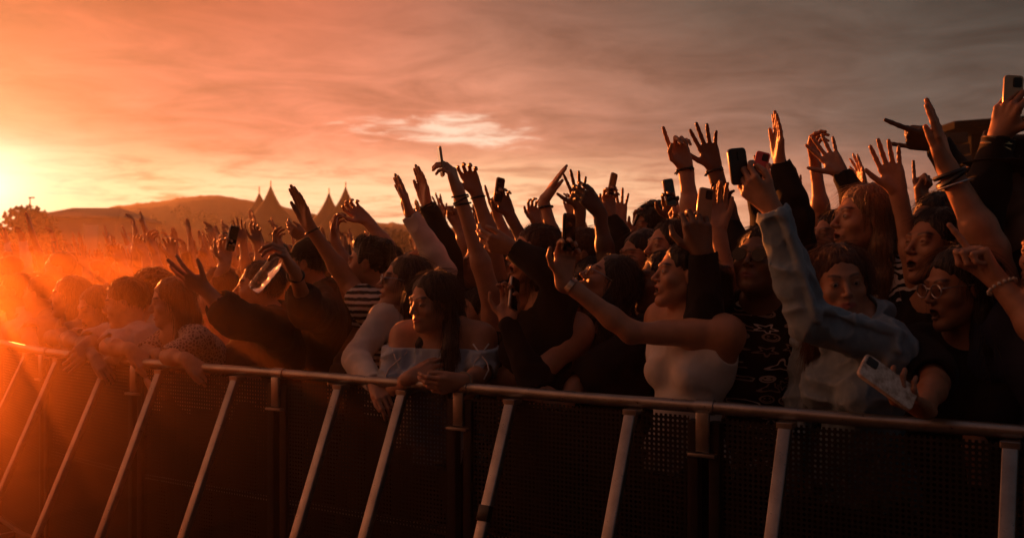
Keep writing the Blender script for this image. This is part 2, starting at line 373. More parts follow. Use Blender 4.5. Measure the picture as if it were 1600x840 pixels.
def hand_prims(wr, dirv, palm, side, pose, s=1.0, flex=0.0):
    y = nrm(dirv); z = nrm(palm - y * np.dot(palm, y)); x = np.cross(y, z)
    if side == 'L': x = -x
    cu, th, sp = HP[pose] if isinstance(pose, str) else pose
    L = lambda a, b, c: wr + (x * a + y * b + z * c) * s
    p = [cap(L(0, -.02, 0), L(0, .03, 0), .0225 * s, .0235 * s, .02, flat=(z, .68))]
    for i, (fx, fy, seg) in enumerate(FINGERS):
        p.append(cap(L((.013, .004, -.006, -.015)[i], .012, 0), L(fx, fy, -.002), .0125 * s, .0105 * s, .012))
    p.append(cap(L(.017, .016, .008), L(.030, .052, .009), .0145 * s, .0120 * s, .012))
    p.append(cap(L(-.018, .018, .006), L(-.025, .060, .004), .0115 * s, .0095 * s, .012))
    for i, (fx, fy, seg) in enumerate(FINGERS):
        sa = math.radians(sp * (1.5 - i)); b = L(fx, fy, -.002); c = cu[i]
        base = y * math.cos(sa) + x * math.sin(sa); ang = 0
        for j, l in enumerate(seg):
            ang += math.radians((78, 98, 62)[j] * c)
            d = base * math.cos(ang) + z * math.sin(ang)
            e = b + d * l * s
            r = [.0092, .0082, .0076, .0070][j: j + 2]; g = (.96, 1, .96, .86)[i]
            p.append(cap(b, e, r[0] * s * g, r[1] * s * g, .0022 if j else .005))
            if j: p.append(cap(b, b + d * .0005, r[0] * s * g * 1.07, None, .003))
            b = e
    o, fl = th; o = math.radians(o); d = nrm(y * math.cos(o) + x * math.sin(o) + z * .28 * (.3 + fl))
    b = L(.018, .018, .006)
    for j, l in enumerate((.044, .033, .027)):
        e = b + d * l * s
        p.append(cap(b, e, (.0130, .0105, .0092)[j] * s, (.0105, .0095, .0072)[j] * s, (.010, .003, .002)[j])); b = e
        aim = nrm(-x * .9 + y * .35 + z * .25); f2 = fl * (.45, .6)[min(j, 1)]
        d = nrm(d * (1 - f2) + aim * f2 + y * .12 * (1 - fl))
    tip = wr + y * .175 * s
    return p, (x, y, z)

def rest_arm(sh, side, F, Rt, s):
    return None

def body_points(sp):
    """resolve the joints of a figure from its specification"""
    s = sp.get('h', 1.66) / 1.66; H = sp['head']; hy = sp.get('yaw', 70); ty = sp.get('tyaw', hy * .6 + 20)
    HR = head_frame(hy, sp.get('pitch', 5), sp.get('roll', 0)); T = frame(yawdir(ty))
    nk = H - HR[1] * .035 * s - HR[2] * .085 * s * .6 - V3(0, 0, (.125 - sp.get('shrug', .01)) * s) - V3(T[1]) * sp.get('crane', .03)
    if 'neck' in sp: nk = sp['neck']
    pel = sp.get('pelvis')
    if pel is None:
        pel = nk - T[1] * sp.get('lean', .04) + T[0] * sp.get('sway', 0); pel = V3(pel[0], pel[1], nk[2] - .50 * s)
    U = nrm(nk - pel); Fw = nrm(T[1] - U * np.dot(T[1], U)); Lx = np.cross(Fw, U)
    return dict(s=s, H=H, HR=HR, nk=nk, pel=pel, U=U, F=Fw, X=Lx, T=T)
def make_arm(B, a, male):
    """a: side, el=(px,py,far) wr=(px,py,far) tip=(px,py,far) palm=angle about the hand axis (0 palm to camera), pose"""
    s = B['s']; sg = -1 if a['side'] == 'L' else 1
    w = (.180 if male else .160) * s
    el0 = a.get('el')
    sh = B['nk'] + B['X'] * sg * w - B['U'] * .035 * s
    up = a.get('up', 0)
    if up: sh = sh + B['U'] * .05 * up * s - B['X'] * sg * .025 * up * s
    if 'sh' in a: sh = a['sh']
    L1, L2 = .285 * s * (1.05 if male else 1), .25 * s * (1.05 if male else 1)
    el = reach(el0[0], el0[1], sh, L1, el0[2]) if not isinstance(el0, np.ndarray) else el0
    if np.linalg.norm(el - sh) > L1 * 1.12: el = sh + nrm(el - sh) * L1 * 1.12
    w0 = a['wr']; wr = reach(w0[0], w0[1], el, L2, w0[2]) if not isinstance(w0, np.ndarray) else w0
    t0 = a['tip']; hl = .178 * s
    tip = reach(t0[0], t0[1], wr, hl, t0[2]) if not isinstance(t0, np.ndarray) else t0
    hd = nrm(tip - wr)
    view = nrm(V3(0, 0, CAMZ) - wr); v0 = nrm(view - hd * np.dot(view, hd)); v1 = np.cross(hd, v0)
    q = math.radians(a.get('palm', 0)); palm = v0 * math.cos(q) + v1 * math.sin(q)
    if 'palmv' in a: palm = a['palmv']
    return dict(sh=sh, el=el, wr=wr, hd=hd, palm=palm, side=a['side'], pose=a.get('pose', 'open'), hs=a.get('hs', 1.0) * s * (1.08 if male else 1), a=a)
def arm_prims(B, A, male):
    g = (1.08 if male else .94) * B['s'] * A['a'].get('fat', 1)
    sh, el, wr = A['sh'], A['el'], A['wr']; m = lerp(el, wr, .28)
    fl = nrm(np.cross(np.cross(wr - el, A['palm']), wr - el))
    p = [cap(sh, lerp(sh, el, .35), .047 * g, .046 * g, .05), cap(lerp(sh, el, .35), el, .046 * g, .036 * g, .02),
         cap(el, m, .036 * g, .038 * g, .02), cap(m, wr, .038 * g, .0245 * g, .02, flat=(fl, .88)),
         cap(lerp(el, wr, .8), wr, .026 * g, .0235 * g, .015, flat=(fl, .78))]
    fd = nrm((wr - el) - nrm(el - sh) * np.dot(wr - el, nrm(el - sh)) + V3(1e-4, 0, 0)); sd = nrm(np.cross(wr - el, fd))
    p += [cap(lerp(sh, el, .25) + fd * .010 * g, lerp(sh, el, .68) + fd * .011 * g, .034 * g, .030 * g, .02), cap(lerp(sh, el, .2) - fd * .012 * g, lerp(sh, el, .75) - fd * .008 * g, .036 * g, .028 * g, .02),
          cap(lerp(sh, el, .88) + sd * .012 * g, lerp(el, wr, .34) + sd * .010 * g, .024 * g, .023 * g, .02), cap(lerp(el, wr, .06) - sd * .012 * g, lerp(el, wr, .38) - sd * .008 * g, .024 * g, .021 * g, .02),
          cap(el - fd * .014 * g, el - fd * .016 * g + (wr - el) * .04, .022 * g, .020 * g, .012)]
    pv = nrm(A['palm'] - nrm(wr - el) * np.dot(A['palm'], nrm(wr - el)))
    for q_ in (-.005, .006): p.append(cap(lerp(el, wr, .70) + pv * .018 * g + fl * 0 + np.cross(pv, nrm(wr - el)) * q_, wr + pv * .0155 * g + np.cross(pv, nrm(wr - el)) * q_, .0038 * g, .0038 * g, .006))
    hp, fr = hand_prims(wr, A['hd'], A['palm'], A['side'], A['pose'], A['hs'])
    A['fr'] = fr
    return p, hp
def torso_prims(B, male, arms, bust=1.0):
    s, nk, pel, U, F, X = B['s'], B['nk'], B['pel'], B['U'], B['F'], B['X']
    g = 1.10 if male else 1.0; h = np.linalg.norm(nk - pel); q = lambda u, x=0, f=0: pel + U * u * h + X * x * s + F * f * s
    shs = {A['side']: A['sh'] for A in arms}
    p = [cap(q(0, -.065), q(0, .065), .112 * s * g, k=.05, flat=(F, .85)),
         cap(q(.0), q(.35), .125 * s * g, .108 * s * g, .06, flat=(F, .76)),
         cap(q(.35, 0, .005), q(.74, 0, 0), .108 * s * g, .135 * s * g, .06, flat=(F, .66)),
         cap(q(.74, -.05, -.01), q(.74, .05, -.01), .105 * s * g, k=.06, flat=(F, .80)),
         cap(nk + F * .0, B['H'] - B['HR'][1] * .022 * s - B['HR'][2] * .05 * s, (.056 if male else .050) * s, (.054 if male else .047) * s, .035)]
    for sd, sg in (('L', -1), ('R', 1)):
        S = shs.get(sd, nk + X * sg * (.18 if male else .16) * s - U * .035 * s)
        p.append(cap(nk + U * .0 - F * .01, S, .052 * s, .046 * s * g, .05))
        p.append(cap(nk + U * .045 * s - F * .012, lerp(nk, S, .7) + U * .012 * s, .028 * s, .026 * s, .05))
        p.append(cap(q(.70, sg * .07, -.01), lerp(S, q(.72, sg * .1, 0), .3), .080 * s, .055 * s * g, .06, flat=(F, .8)))
        if not male: p.append(ell(q(.64, sg * .068, .078), np.array([X, F, U]), V3(.058, .058, .060) * s * bust, .045))
        # collar bones
        p.append(cap(nk + F * .045 * s - U * .02 * s + X * sg * .015 * s, lerp(nk, S, .8) + F * .028 * s + U * .004 * s, .008 * s, .008 * s, .02))
    return p
# ---------------------------------------------------------------- people
def folds(amp, fr=13.0, seed=0.0, st=(1, 1, 1)):
    def f(x, y, z):
        wx = vnoise(x * 7 + seed, y * 7, z * 7) * .05
        x = x + wx; z = z + wx
        a = vnoise(x * fr * st[0] + seed, y * fr * st[1] + seed * 2, z * fr * st[2])
        b = vnoise(x * fr * 2.3 + seed, y * fr * 2.3, z * fr * 1.7 + 9)
        return amp * (np.abs(a) * 1.7 - .5 + .22 * (np.sqrt(np.abs(b)) * 2 - 1))
    return f
def seg_caps(pts, rs, k=.02, flat=None):
    return [cap(pts[i], pts[i + 1], rs[i], rs[i + 1], k, flat) for i in range(len(pts) - 1)]
def hair_build(B, style, res, strands, mat, par, rng, face=True):
    H, R, s = B['H'], B['HR'], B['hs']
    L = lambda x, y, z: H + (R[0] * x + R[1] * y + R[2] * z) * s
    dn = V3(0, 0, -1); bk = -B['T'][1]; X = B['X']
    pr = [ell(L(0, -.020, .036), R, V3(.081, .101, .089) * s, .02)]
    amp = 1.0
    if style in ('long', 'longfront', 'longback'):
        for q in (-1, 1):
            a, b = L(q * .060, -.028, .020), L(q * .070, -.035, -.095)
            fr = {'long': .0, 'longfront': .075, 'longback': -.04}[style]
            c = b + dn * .10 * s - bk * fr * .7 + X * q * .012; d = c + dn * .14 * s - bk * fr * .6 + X * q * .010
            pr += seg_caps([a, b, c, d], [.034 * s, .036 * s, .034 * s, .014 * s], .03, (X, .8))
        a = L(0, -.060, .0); b = L(0, -.085, -.10); c = b + dn * .12 * s + bk * .015; d = c + dn * .12 * s
        pr += seg_caps([a, b, c, d], [.070 * s, .062 * s, .058 * s, .030 * s], .04, (B['T'][1], .62))
    elif style == 'bob':
        for q in (-1, 1): pr += seg_caps([L(q * .062, -.028, .02), L(q * .070, -.028, -.10)], [.036 * s, .028 * s], .03)
        pr += seg_caps([L(0, -.07, .0), L(0, -.082, -.12)], [.07 * s, .048 * s], .04)
    elif style == 'bun':
        pr.append(ell(L(0, -.115, .005), R, V3(.042, .040, .042) * s, .015)); amp = 1.2
    elif style == 'topbun':
        pr.append(ell(L(0, -.06, .135), R, V3(.038, .040, .034) * s, .012)); amp = 1.2
    elif style == 'pony':
        pr += seg_caps([L(0, -.10, .04), L(0, -.150, .02), L(0, -.165, -.05) + dn * .02, L(0, -.14, -.10) + dn * .09], [.022 * s, .030 * s, .032 * s, .010 * s], .015)
    elif style == 'curly':
        pr.append(ell(L(0, -.03, .05), R, V3(.105, .118, .105) * s, .02)); amp = 3.2
    elif style == 'quiff':
        pr.append(ell(L(0, .02, .095), R, V3(.058, .060, .038) * s, .025)); pr.append(ell(L(0, -.07, .07), R, V3(.066, .05, .05) * s, .02)); amp = 2.0
    pr.append(ell(L(0, .095, -.030), R, V3(.066, .082, .098) * s, .010, 's'))
    if style in ('short', 'quiff', 'bun', 'topbun', 'pony'):
        pr.append(ell(L(0, .015, -.150), R, V3(.10, .118, .095) * s, .012, 's'))
        for q in (-1, 1): pr.append(ell(L(q * .09, .005, -.028), R, V3(.03, .026, .045) * s, .008, 's'))
        if style in ('bun', 'pony'): pass
    ld = rng.rand() * 20
    def disp(x, y, z):
        p = np.stack([x - H[0], y - H[1], z - H[2]], 0)
        u, v, w = (R[i][0] * p[0] + R[i][1] * p[1] + R[i][2] * p[2] for i in range(3))
        low = w < -.07
        u, v = np.where(low, x - H[0], u), np.where(low, y - H[1], v)
        if style == 'curly': return .010 * vnoise(u * 48 + ld, v * 48, w * 48) + .004 * vnoise(u * 110, v * 110, w * 110)
        return amp * (.0034 * vnoise(u * 60 + ld, v * 60, w * 9) + .0022 * vnoise(u * 135, v * 135 + ld, w * 16))
    V, F = solid(pr, res, disp=disp)
    o = mesh_obj('hair', V, F, mat, par)
    if strands:
        # loose strands lying on and lifting off the surface
        n = strands; p = V[rng.randint(0, len(V), n)].copy(); axis = H - R[1] * .02 * s
        ln = rng.uniform(.05, .13, n) if style not in ('short', 'quiff', 'curly', 'bun', 'pony') else rng.uniform(.015, .045, n)
        up = rng.rand(n) < .12; out0 = np.where(up, rng.uniform(.002, .009, n), rng.uniform(-.0006, .0022, n))[:, None]; ns = 7; pts = []
        wob = rng.normal(size=(n, 3)) * .12
        for st in range(ns):
            c = np.where((p[:, 2] > H[2] - .08 * s)[:, None], axis[None, :], np.stack([np.full(n, B['nk'][0] + bk[0] * .03), np.full(n, B['nk'][1] + bk[1] * .03), p[:, 2]], 1))
            nn = p - c; nn /= np.linalg.norm(nn, axis=1)[:, None] + 1e-9
            g_ = -R[1] if style in ('bun', 'pony', 'quiff') else dn
            t = g_[None, :] - nn * (nn @ g_)[:, None]
            t = t / (np.linalg.norm(t, axis=1)[:, None] + .15) + wob + rng.normal(size=(n, 3)) * .06 + nn * np.where(up, .22, 0)[:, None]
            t /= np.linalg.norm(t, axis=1)[:, None]
            pts.append(p + nn * out0); p = p + t * (ln / (ns - 1))[:, None]
        pts = np.stack(pts, 1); ax_ = pts[:, -1] - pts[:, 0]; sd = np.cross(ax_, rng.normal(size=(n, 3))); sd /= np.linalg.norm(sd, axis=1)[:, None] + 1e-9; sd2 = np.cross(ax_, sd); sd2 /= np.linalg.norm(sd2, axis=1)[:, None] + 1e-9
        w_ = .00075 * (1 - np.arange(ns) / (ns + .3))[None, :, None]
        tri = np.stack([pts + sd[:, None] * w_, pts - sd[:, None] * w_ * .5 + sd2[:, None] * w_, pts - sd[:, None] * w_ * .5 - sd2[:, None] * w_], 2)
        Lp = (pts - H) @ R.T / s; bad = ((Lp[:, :, 1] > .035) & (Lp[:, :, 2] < .062) & (np.abs(Lp[:, :, 0]) < .064) & (Lp[:, :, 2] > -.13)).any(1)
        tri = tri[~bad]; n = len(tri)
        mb = tri.reshape(-1, 3); b0 = (np.arange(n) * ns * 3)[:, None, None] + (np.arange(ns - 1) * 3)[None, :, None]; e = np.arange(3)[None, None, :]
        fc = np.stack([b0 + e, b0 + (e + 1) % 3, b0 + 3 + (e + 1) % 3, b0 + 3 + e], -1).reshape(-1, 4)
        # same object: merge into hair mesh
        V2 = np.concatenate([V, np.array(mb)]); F2 = np.concatenate([F, np.array(fc) + len(V)])
        me = o.data; bpy.data.objects.remove(o); bpy.data.meshes.remove(me)
        o = mesh_obj('hair', V2, F2, mat, par)
    return o

def dr_(a, b): return nrm(b - a)
def garment(B, arms, male, g, res, par, seed):
    s, nk, pel, U, F, X = B['s'], B['nk'], B['pel'], B['U'], B['F'], B['X']
    kind = g.get('kind', 'tee'); off = g.get('off', {'tee': .011, 'long': .009, 'jacket': .020, 'tank': .006, 'off': .010, 'hoodie': .022, 'dress': .009, 'strap': .005}[kind])
    tp = torso_prims(B, male, arms, g.get('bust', 1)); del tp[4]
    if kind in ('tank', 'strap'):
        tp = [p for i, p in enumerate(tp) if i in (0, 1, 2, 3, 6, 11) or p['t'] == 'e']
    cuts = [(-U, pel + U * .0 - U * (.02 if kind != 'strap' else -.1))]
    nc = nk + U * .055 * s + F * .035 * s; nr = {'tee': .082, 'long': .080, 'jacket': .086, 'hoodie': .09, 'dress': .10, 'tank': .108, 'strap': .115, 'off': .08}[kind] * s
    if g.get('only_sleeves'): tp = []
    if g.get('neck') == 'turtle': nr = 0
    if kind == 'off':
        cuts.append((U, nk - U * g.get('drop', .085) * s))
    elif kind in ('tank', 'strap'):
        cuts.append((U, nk - U * (.025 if kind == 'tank' else .085) * s))
        for sg in (-1, 1):
            cc = nk + X * sg * .215 * s - U * .06 * s
            cuts.append(lambda x, y, z, c=cc, r=.085 * s: r - np.sqrt((x - c[0]) ** 2 + (y - c[1]) ** 2 + (z - c[2]) ** 2))
    if nr > 0 and kind != 'off':
        cuts.append(lambda x, y, z, c=nc, r=nr: r - np.sqrt((x - c[0]) ** 2 + (y - c[1]) ** 2 + (z - c[2]) ** 2))
    pr = tp
    sl = g.get('sleeve', {'tee': .42, 'long': 1.96, 'jacket': 1.93, 'hoodie': 1.93, 'dress': .3, 'tank': 0, 'strap': 0, 'off': .62}[kind])
    ends = []
    for a in arms:
        f = sl if not isinstance(sl, dict) else sl.get(a['side'], 0)
        if f <= 0: continue
        lo = {'tee': .010, 'jacket': .010, 'hoodie': .012, 'off': .016}.get(kind, .002) * s + g.get('loose', 0)
        ga = (1.14 if male else 1.0) * s * a['a'].get('fat', 1)
        sh, el, wr = a['sh'], a['el'], a['wr']
        if kind == 'off': sh = lerp(sh, el, .22)
        e1 = lerp(sh, el, min(f, 1)) if f < 1 else el
        pr.append(cap(sh, e1, .049 * ga + lo, (.046 - .008 * min(f, 1)) * ga + lo, .03))
        end, dr = e1, nrm(el - sh)
        if f > 1:
            e2 = lerp(el, wr, f - 1); m = lerp(el, wr, .3)
            pr.append(cap(el, m, .038 * ga + lo, .040 * ga + lo, .02)); pr.append(cap(m, e2, .040 * ga + lo, .0275 * ga + lo * .6, .02))
            end, dr = e2, nrm(wr - el)
            if kind == 'jacket' and g.get('seams'):
                vw = nrm(V3(0, -.8, .6)); ra, rb, rc_ = .047 * ga + lo, .040 * ga + lo, .030 * ga + lo * .7
                q1 = nrm(vw - nrm(el - sh) * np.dot(vw, nrm(el - sh))); q2 = nrm(vw - dr_(el, wr) * np.dot(vw, dr_(el, wr)))
                pr += [cap(sh + q1 * (ra + off), el + q1 * (rb + off), .0035, .0035, .004), cap(el + q2 * (rb + off), e2 + q2 * (rc_ + off), .0035, .0035, .004)]
                for q_ in range(9):
                    a1, a2 = 2 * math.pi * q_ / 9, 2 * math.pi * (q_ + 1) / 9; dd_ = nrm(el - sh); b1 = np.cross(dd_, q1); o1 = lerp(sh, el, .08)
                    pr.append(cap(o1 + (q1 * math.cos(a1) + b1 * math.sin(a1)) * (ra + off + .002), o1 + (q1 * math.cos(a2) + b1 * math.sin(a2)) * (ra + off + .002), .004, .004, .004))
            if kind in ('jacket',): pr.append(cap(e2 - dr * .045, e2 - dr * .012, .034 * ga, .034 * ga, .006))
        ends.append((end, dr))
    if kind == 'jacket':
        for q in (-1, 1):
            pr.append(cap(nk + X * q * .07 * s + U * .045 * s - F * .02, nk + X * q * .045 * s - U * .05 * s + F * .075 * s, .018, .016, .01))
        pr.append(cap(nk + X * -.06 * s + U * .05 * s - F * .055, nk + X * .06 * s + U * .05 * s - F * .055, .020, .020, .01))
    if kind == 'hoodie':
        pr.append(cap(nk + X * -.06 * s + U * .03 * s - F * .09, nk + X * .06 * s + U * .03 * s - F * .09, .045, .045, .03))
    pr = list(pr)
    for end, dr in ends:
        R = frame(dr, (0, 0, 1) if abs(dr[2]) < .9 else (1, 0, 0))
        pr.append(ell(end + dr * .052, R, V3(.058, .054, .058), .003, 's'))
    am = g.get('fold', {'jacket': .010, 'hoodie': .010, 'tee': .006, 'long': .006, 'off': .009, 'dress': .007, 'tank': .004, 'strap': .002}[kind])
    if kind == 'strap':
        sm = MB(); oo = V3(pel[0], pel[1], 0) * 0
        for sg in (-1, 1):
            for dx in (0, .022):
                sm.tube([nk + X * sg * (.085 + dx) * s - U * .13 * s + F * .105 * s, nk + X * sg * (.095 + dx) * s - U * .05 * s + F * .075 * s, nk + X * sg * (.105 + dx) * s + U * .018 * s + F * .005, nk + X * sg * (.095 + dx) * s - U * .06 * s - F * .085 * s], .0055 * s, 8)
        mesh_obj('shoulder_strap', sm.v, sm.f, g['mat'], par)
    V, Fq = solid(pr, res, off=off, cuts=cuts, disp=folds(am, g.get('fr', 13), seed))
    o = mesh_obj(g.get('name', {'tee': 'shirt', 'long': 'long_sleeved_top', 'jacket': 'jacket', 'tank': 'tank_top', 'off': 'off_shoulder_top', 'hoodie': 'hoodie', 'dress': 'dress', 'strap': 'strap_top'}[kind]), V, Fq, g['mat'], par)
    return o

def legs(B, par, mat, shoe_mat, rng, res=.016):
    s, pel, X, T = B['s'], B['pel'], B['X'], B['T']
    xz = nrm(V3(X[0], X[1], 0)); f = nrm(V3(T[1][0], T[1][1], 0))
    pr = [cap(pel - X * .06 * s, pel + X * .06 * s, .118 * s, k=.05, flat=(B['F'], .85))]
    mb = MB()
    for q in (-1, 1):
        hip = pel + X * q * .085 * s; an = V3(pel[0], pel[1], 0) + xz * q * .10 + f * rng.uniform(-.03, .06) + V3(0, 0, .09)
        kn = lerp(hip, an, .5) + f * .03
        pr += [cap(hip, kn, .086 * s, .060 * s, .03), cap(kn, an, .060 * s, .048 * s, .03)]
        c = an + V3(0, 0, -.045) + f * .05
        mb.box(c, xz * .042, f * .125, V3(0, 0, .043), .03)
    V, F = solid(pr, res, off=.006, cuts=[(V3(0, 0, -1), V3(0, 0, .075)), (V3(0, 0, 1), pel + V3(0, 0, .10))], disp=folds(.008, 9, rng.rand() * 9))
    mesh_obj('trousers', V, F, mat, par)
    autosmooth(mb.build('shoes', shoe_mat, par))

def make_person(sp):
    """sp: see the list of figures below"""
    rng = np.random.RandomState(sp.get('seed', 1)); sp.setdefault('mouth', (0, .35, .75, .9, .5)[sp.get('seed', 1) % 5]); male = sp.get('male', False); res = sp.get('res', .005)
    B = body_points(sp); s = B['s']; B['hs'] = s * (.99 if male else .945)
    arms = []
    for a in sp.get('arms', []): arms.append(make_arm(B, a, male))
    have = {a['side'] for a in arms}
    for sd, sg in (('L', -1), ('R', 1)):
        if sd not in have:
            shp = B['nk'] + B['X'] * sg * (.18 if male else .16) * s - B['U'] * .035 * s
            if sp.get('both_up'): 
                el = shp + nrm(V3(0, 0, .9) + B['X'] * sg * .35 + B['F'] * .5) * .285 * s; wr = el + nrm(V3(0, 0, 1) + B['F'] * .25) * .25 * s; tip = wr + V3(0, 0, 1) * .17 + B['F'] * .05
            else:
                el = shp + nrm(V3(0, 0, -1) + B['X'] * sg * .22 + B['F'] * .05) * .285 * s; wr = el + nrm(B['F'] * .22 - B['X'] * sg * .10 + V3(0, 0, -1)) * .25 * s; tip = wr + nrm(B['F'] * .15 - V3(0, 0, 1)) * .17
            arms.append(make_arm(B, dict(side=sd, sh=shp, el=el, wr=wr, tip=tip, pose='rest', palmv=-B['X'] * sg), male))
    root = empty('person', (B['pel'][0], B['pel'][1], 0)); org = V3(B['pel'][0], B['pel'][1], 0)
    root['category'] = 'person'; root['label'] = sp['label']
    if sp.get('group'): root['group'] = sp['group']
    inv = lambda o: None
    pr = torso_prims(B, male, arms, sp.get('bust', 1))
    pr += head_prims(B['H'], B['HR'], B['hs'], sp.get('mouth', 0), male, sp.get('smile', 0))
    # head prims carve (eye sockets etc.); arms must come after so that carving never touches them
    for A in arms:
        ap, hp = arm_prims(B, A, male); pr += ap + hp
    V, F = solid(pr, res, cuts=[(-B['U'], B['pel'] + B['U'] * .02)])
    Lc = (V - B['H']) @ B['HR'].T / B['hs']
    x, y, z = np.abs(Lc[:, 0]), Lc[:, 1], Lc[:, 2]
    lip = np.clip(1.6 - ((x / .024) ** 2 + ((z + .067) / .0095) ** 2), 0, 1) * (y > .076)
    bz = .021 + .006 * np.sin(np.clip((x - .014) / .034, 0, 1) * 2.4)
    brow = np.clip(1.5 - np.abs(z - bz) / .0036, 0, 1) * np.clip((x - .010) / .004, 0, 1) * np.clip((.052 - x) / .006, 0, 1) * (y > .05)
    lid = np.clip(1.5 - ((x - .0315) / .0150) ** 2 - ((z + .002) / .0070) ** 2, 0, 1) * (y > .07)
    om = sp.get('mouth', 0)
    if om > 0: brow = np.maximum(brow, (y > .066) * (y < .0925) * (x < .019) * (np.abs(z + .0665 + .007 * om) < .004 + .0095 * om)); lip = lip * (y > .088)
    mask = np.stack([lip, brow, lid, np.ones(len(V))], 1)
    mesh_obj('body', V, F, MAT[sp.get('skin', 'skin_fair')], root, attrs={'mask': mask})
    if sp.get('eyes', True) and res <= .0055:
        hs = B['hs']; gz = sp.get('gaze', (0, 0))
        for q in (-1, 1):
            c = B['H'] + (B['HR'][0] * q * .0315 + B['HR'][1] * .0765 - B['HR'][2] * .002) * hs
            mb = MB(); mb.ball(c, .0132 * hs, 14, 10)
            nb = len(mb.f); g = nrm(B['HR'][1] + B['HR'][0] * gz[0] + B['HR'][2] * gz[1])
            mb.ball(c + g * .0073 * hs, .0068 * hs, 12, 8)
            mesh_obj('eye', mb.v, mb.f, [MAT['eye_white'], MAT['iris']], root, True, [0] * nb + [1] * (len(mb.f) - nb))
    if sp.get('hair', 'long') != 'none':
        hair_build(B, sp.get('hair', 'long'), max(res, .0038), sp.get('strands', 500 if res <= .005 else 0) * 4, MAT[sp.get('hairc', 'hair_dark')], root, rng)
    for i, g in enumerate(sp.get('wear', [])):
        garment(B, arms, male, g, sp.get('gres', .007), root, sp.get('seed', 1) * 1.7 + i)
    legs(B, root, MAT[sp.get('trousers', 'cloth_black')], MAT['rubber'], rng, sp.get('lres', .016))
    for fn in sp.get('extra', []): fn(B, arms, root, male)
    for ch in root.children:                     # geometry was made in world space; hang it on the foot point
        ch.matrix_parent_inverse = Matrix.Identity(4)
        ch.data.transform(Matrix.Translation((-org[0], -org[1], 0)))
        for g2 in ch.children: g2.data.transform(Matrix.Translation((-org[0], -org[1], 0)))
    B['arms'] = arms; B['root'] = root; B['org'] = org
    return B
# --- worn things
def band(side, t=.93, w=.004, r=.0275, mat='black_plastic', n=1, name='bracelet', beads=0, tilt=.15):
    def f(B, arms, root, male):
        A = [a for a in arms if a['side'] == side][0]; d = nrm(A['wr'] - A['el']); s = B['s'] * (1.12 if male else 1) * A['a'].get('fat', 1)
        for i in range(n):
            c = lerp(A['el'], A['wr'], t - i * .04); mb = MB(); rr = (r + .010 * (1 - t) + i * .0008) * s
            ax = nrm(d + np.cross(d, V3(0, 1, 0)) * tilt * (1 if i % 2 else -1))
            if beads:
                a = nrm(np.cross(ax, V3(0, 0, 1) if abs(ax[2]) < .9 else V3(1, 0, 0))); b = np.cross(ax, a)
                for j in range(beads):
                    q = 2 * math.pi * j / beads; mb.ball(c + (a * math.cos(q) + b * math.sin(q)) * rr, w, 8, 6)
            else: mb.ring(c, ax, rr, w)
            autosmooth(mb.build(name, MAT[mat], root))
    return f
def tassels(side, t=.95, mat='black_plastic'):
    def f(B, arms, root, male):
        A = [a for a in arms if a['side'] == side][0]; d = nrm(A['wr'] - A['el']); c = lerp(A['el'], A['wr'], t); mb = MB()
        mb.ring(c, d, .029, .0045); r = np.random.RandomState(3)
        for i in range(7):
            q = V3(r.uniform(-1, 1, 3)); q = nrm(q - d * np.dot(q, d)); p = c + q * .030
            mb.ball(p, r.uniform(.006, .011), 7, 5); mb.tube([p, p + q * .012 + V3(0, 0, -.01)], .003, 5)
        autosmooth(mb.build('festival_bracelet', MAT[mat], root))
    return f
def watch(side, t=.9):
    def f(B, arms, root, male):
        A = [a for a in arms if a['side'] == side][0]; d = nrm(A['wr'] - A['el']); c = lerp(A['el'], A['wr'], t); s = B['s']
        n = nrm(A['palm'] - d * np.dot(A['palm'], d)); mb = MB(); b = np.cross(d, n)
        R = .0275 * s
        for w in (-.007, -.0035, 0, .0035, .007): mb.ring(c + d * w, d, R, .0025, 24)
        st = mb.build('watch', MAT['metal'], root); autosmooth(st)
        m2 = MB(); m2.box(c - n * (R + .002), d * .016, b * .014, n * .004, .005); o = m2.build('watch_case', MAT['metal'], st); autosmooth(o)
    return f
def glasses(tint='glass_dark', rim='metal'):
    def f(B, arms, root, male):
        H, R = B['H'], B['HR']; s = B['hs']; L = lambda x, y, z: H + (R[0] * x + R[1] * y + R[2] * z) * s
        mb = MB(); ln = MB()
        for q in (-1, 1):
            c = L(q * .034, .102, -.004)
            mb.ring(c, nrm(R[1] + R[0] * q * .12), .024 * s, .0016, 22, 6, .86, R[0])
            mb.tube([L(q * .057, .097, .004), L(q * .078, .05, .008), L(q * .082, -.01, .006), L(q * .080, -.025, -.012)], .0016, 6)
            L0 = [c + (R[0] * math.cos(a) + R[2] * math.sin(a) * .86) * .0235 * s + R[1] * dy for dy in (-.0006, .0006) for a in np.linspace(0, 2 * math.pi, 16, False)]
            ln.add(L0, [list(range(16))[::-1], list(range(16, 32))] + [[i, (i + 1) % 16, 16 + (i + 1) % 16, 16 + i] for i in range(16)])
        mb.tube([L(-.011, .104, .002), L(0, .108, .005), L(.011, .104, .002)], .0018, 6)
        g = autosmooth(mb.build('glasses', MAT[rim], root)); ln.build('lens', MAT[tint], g)
    return f
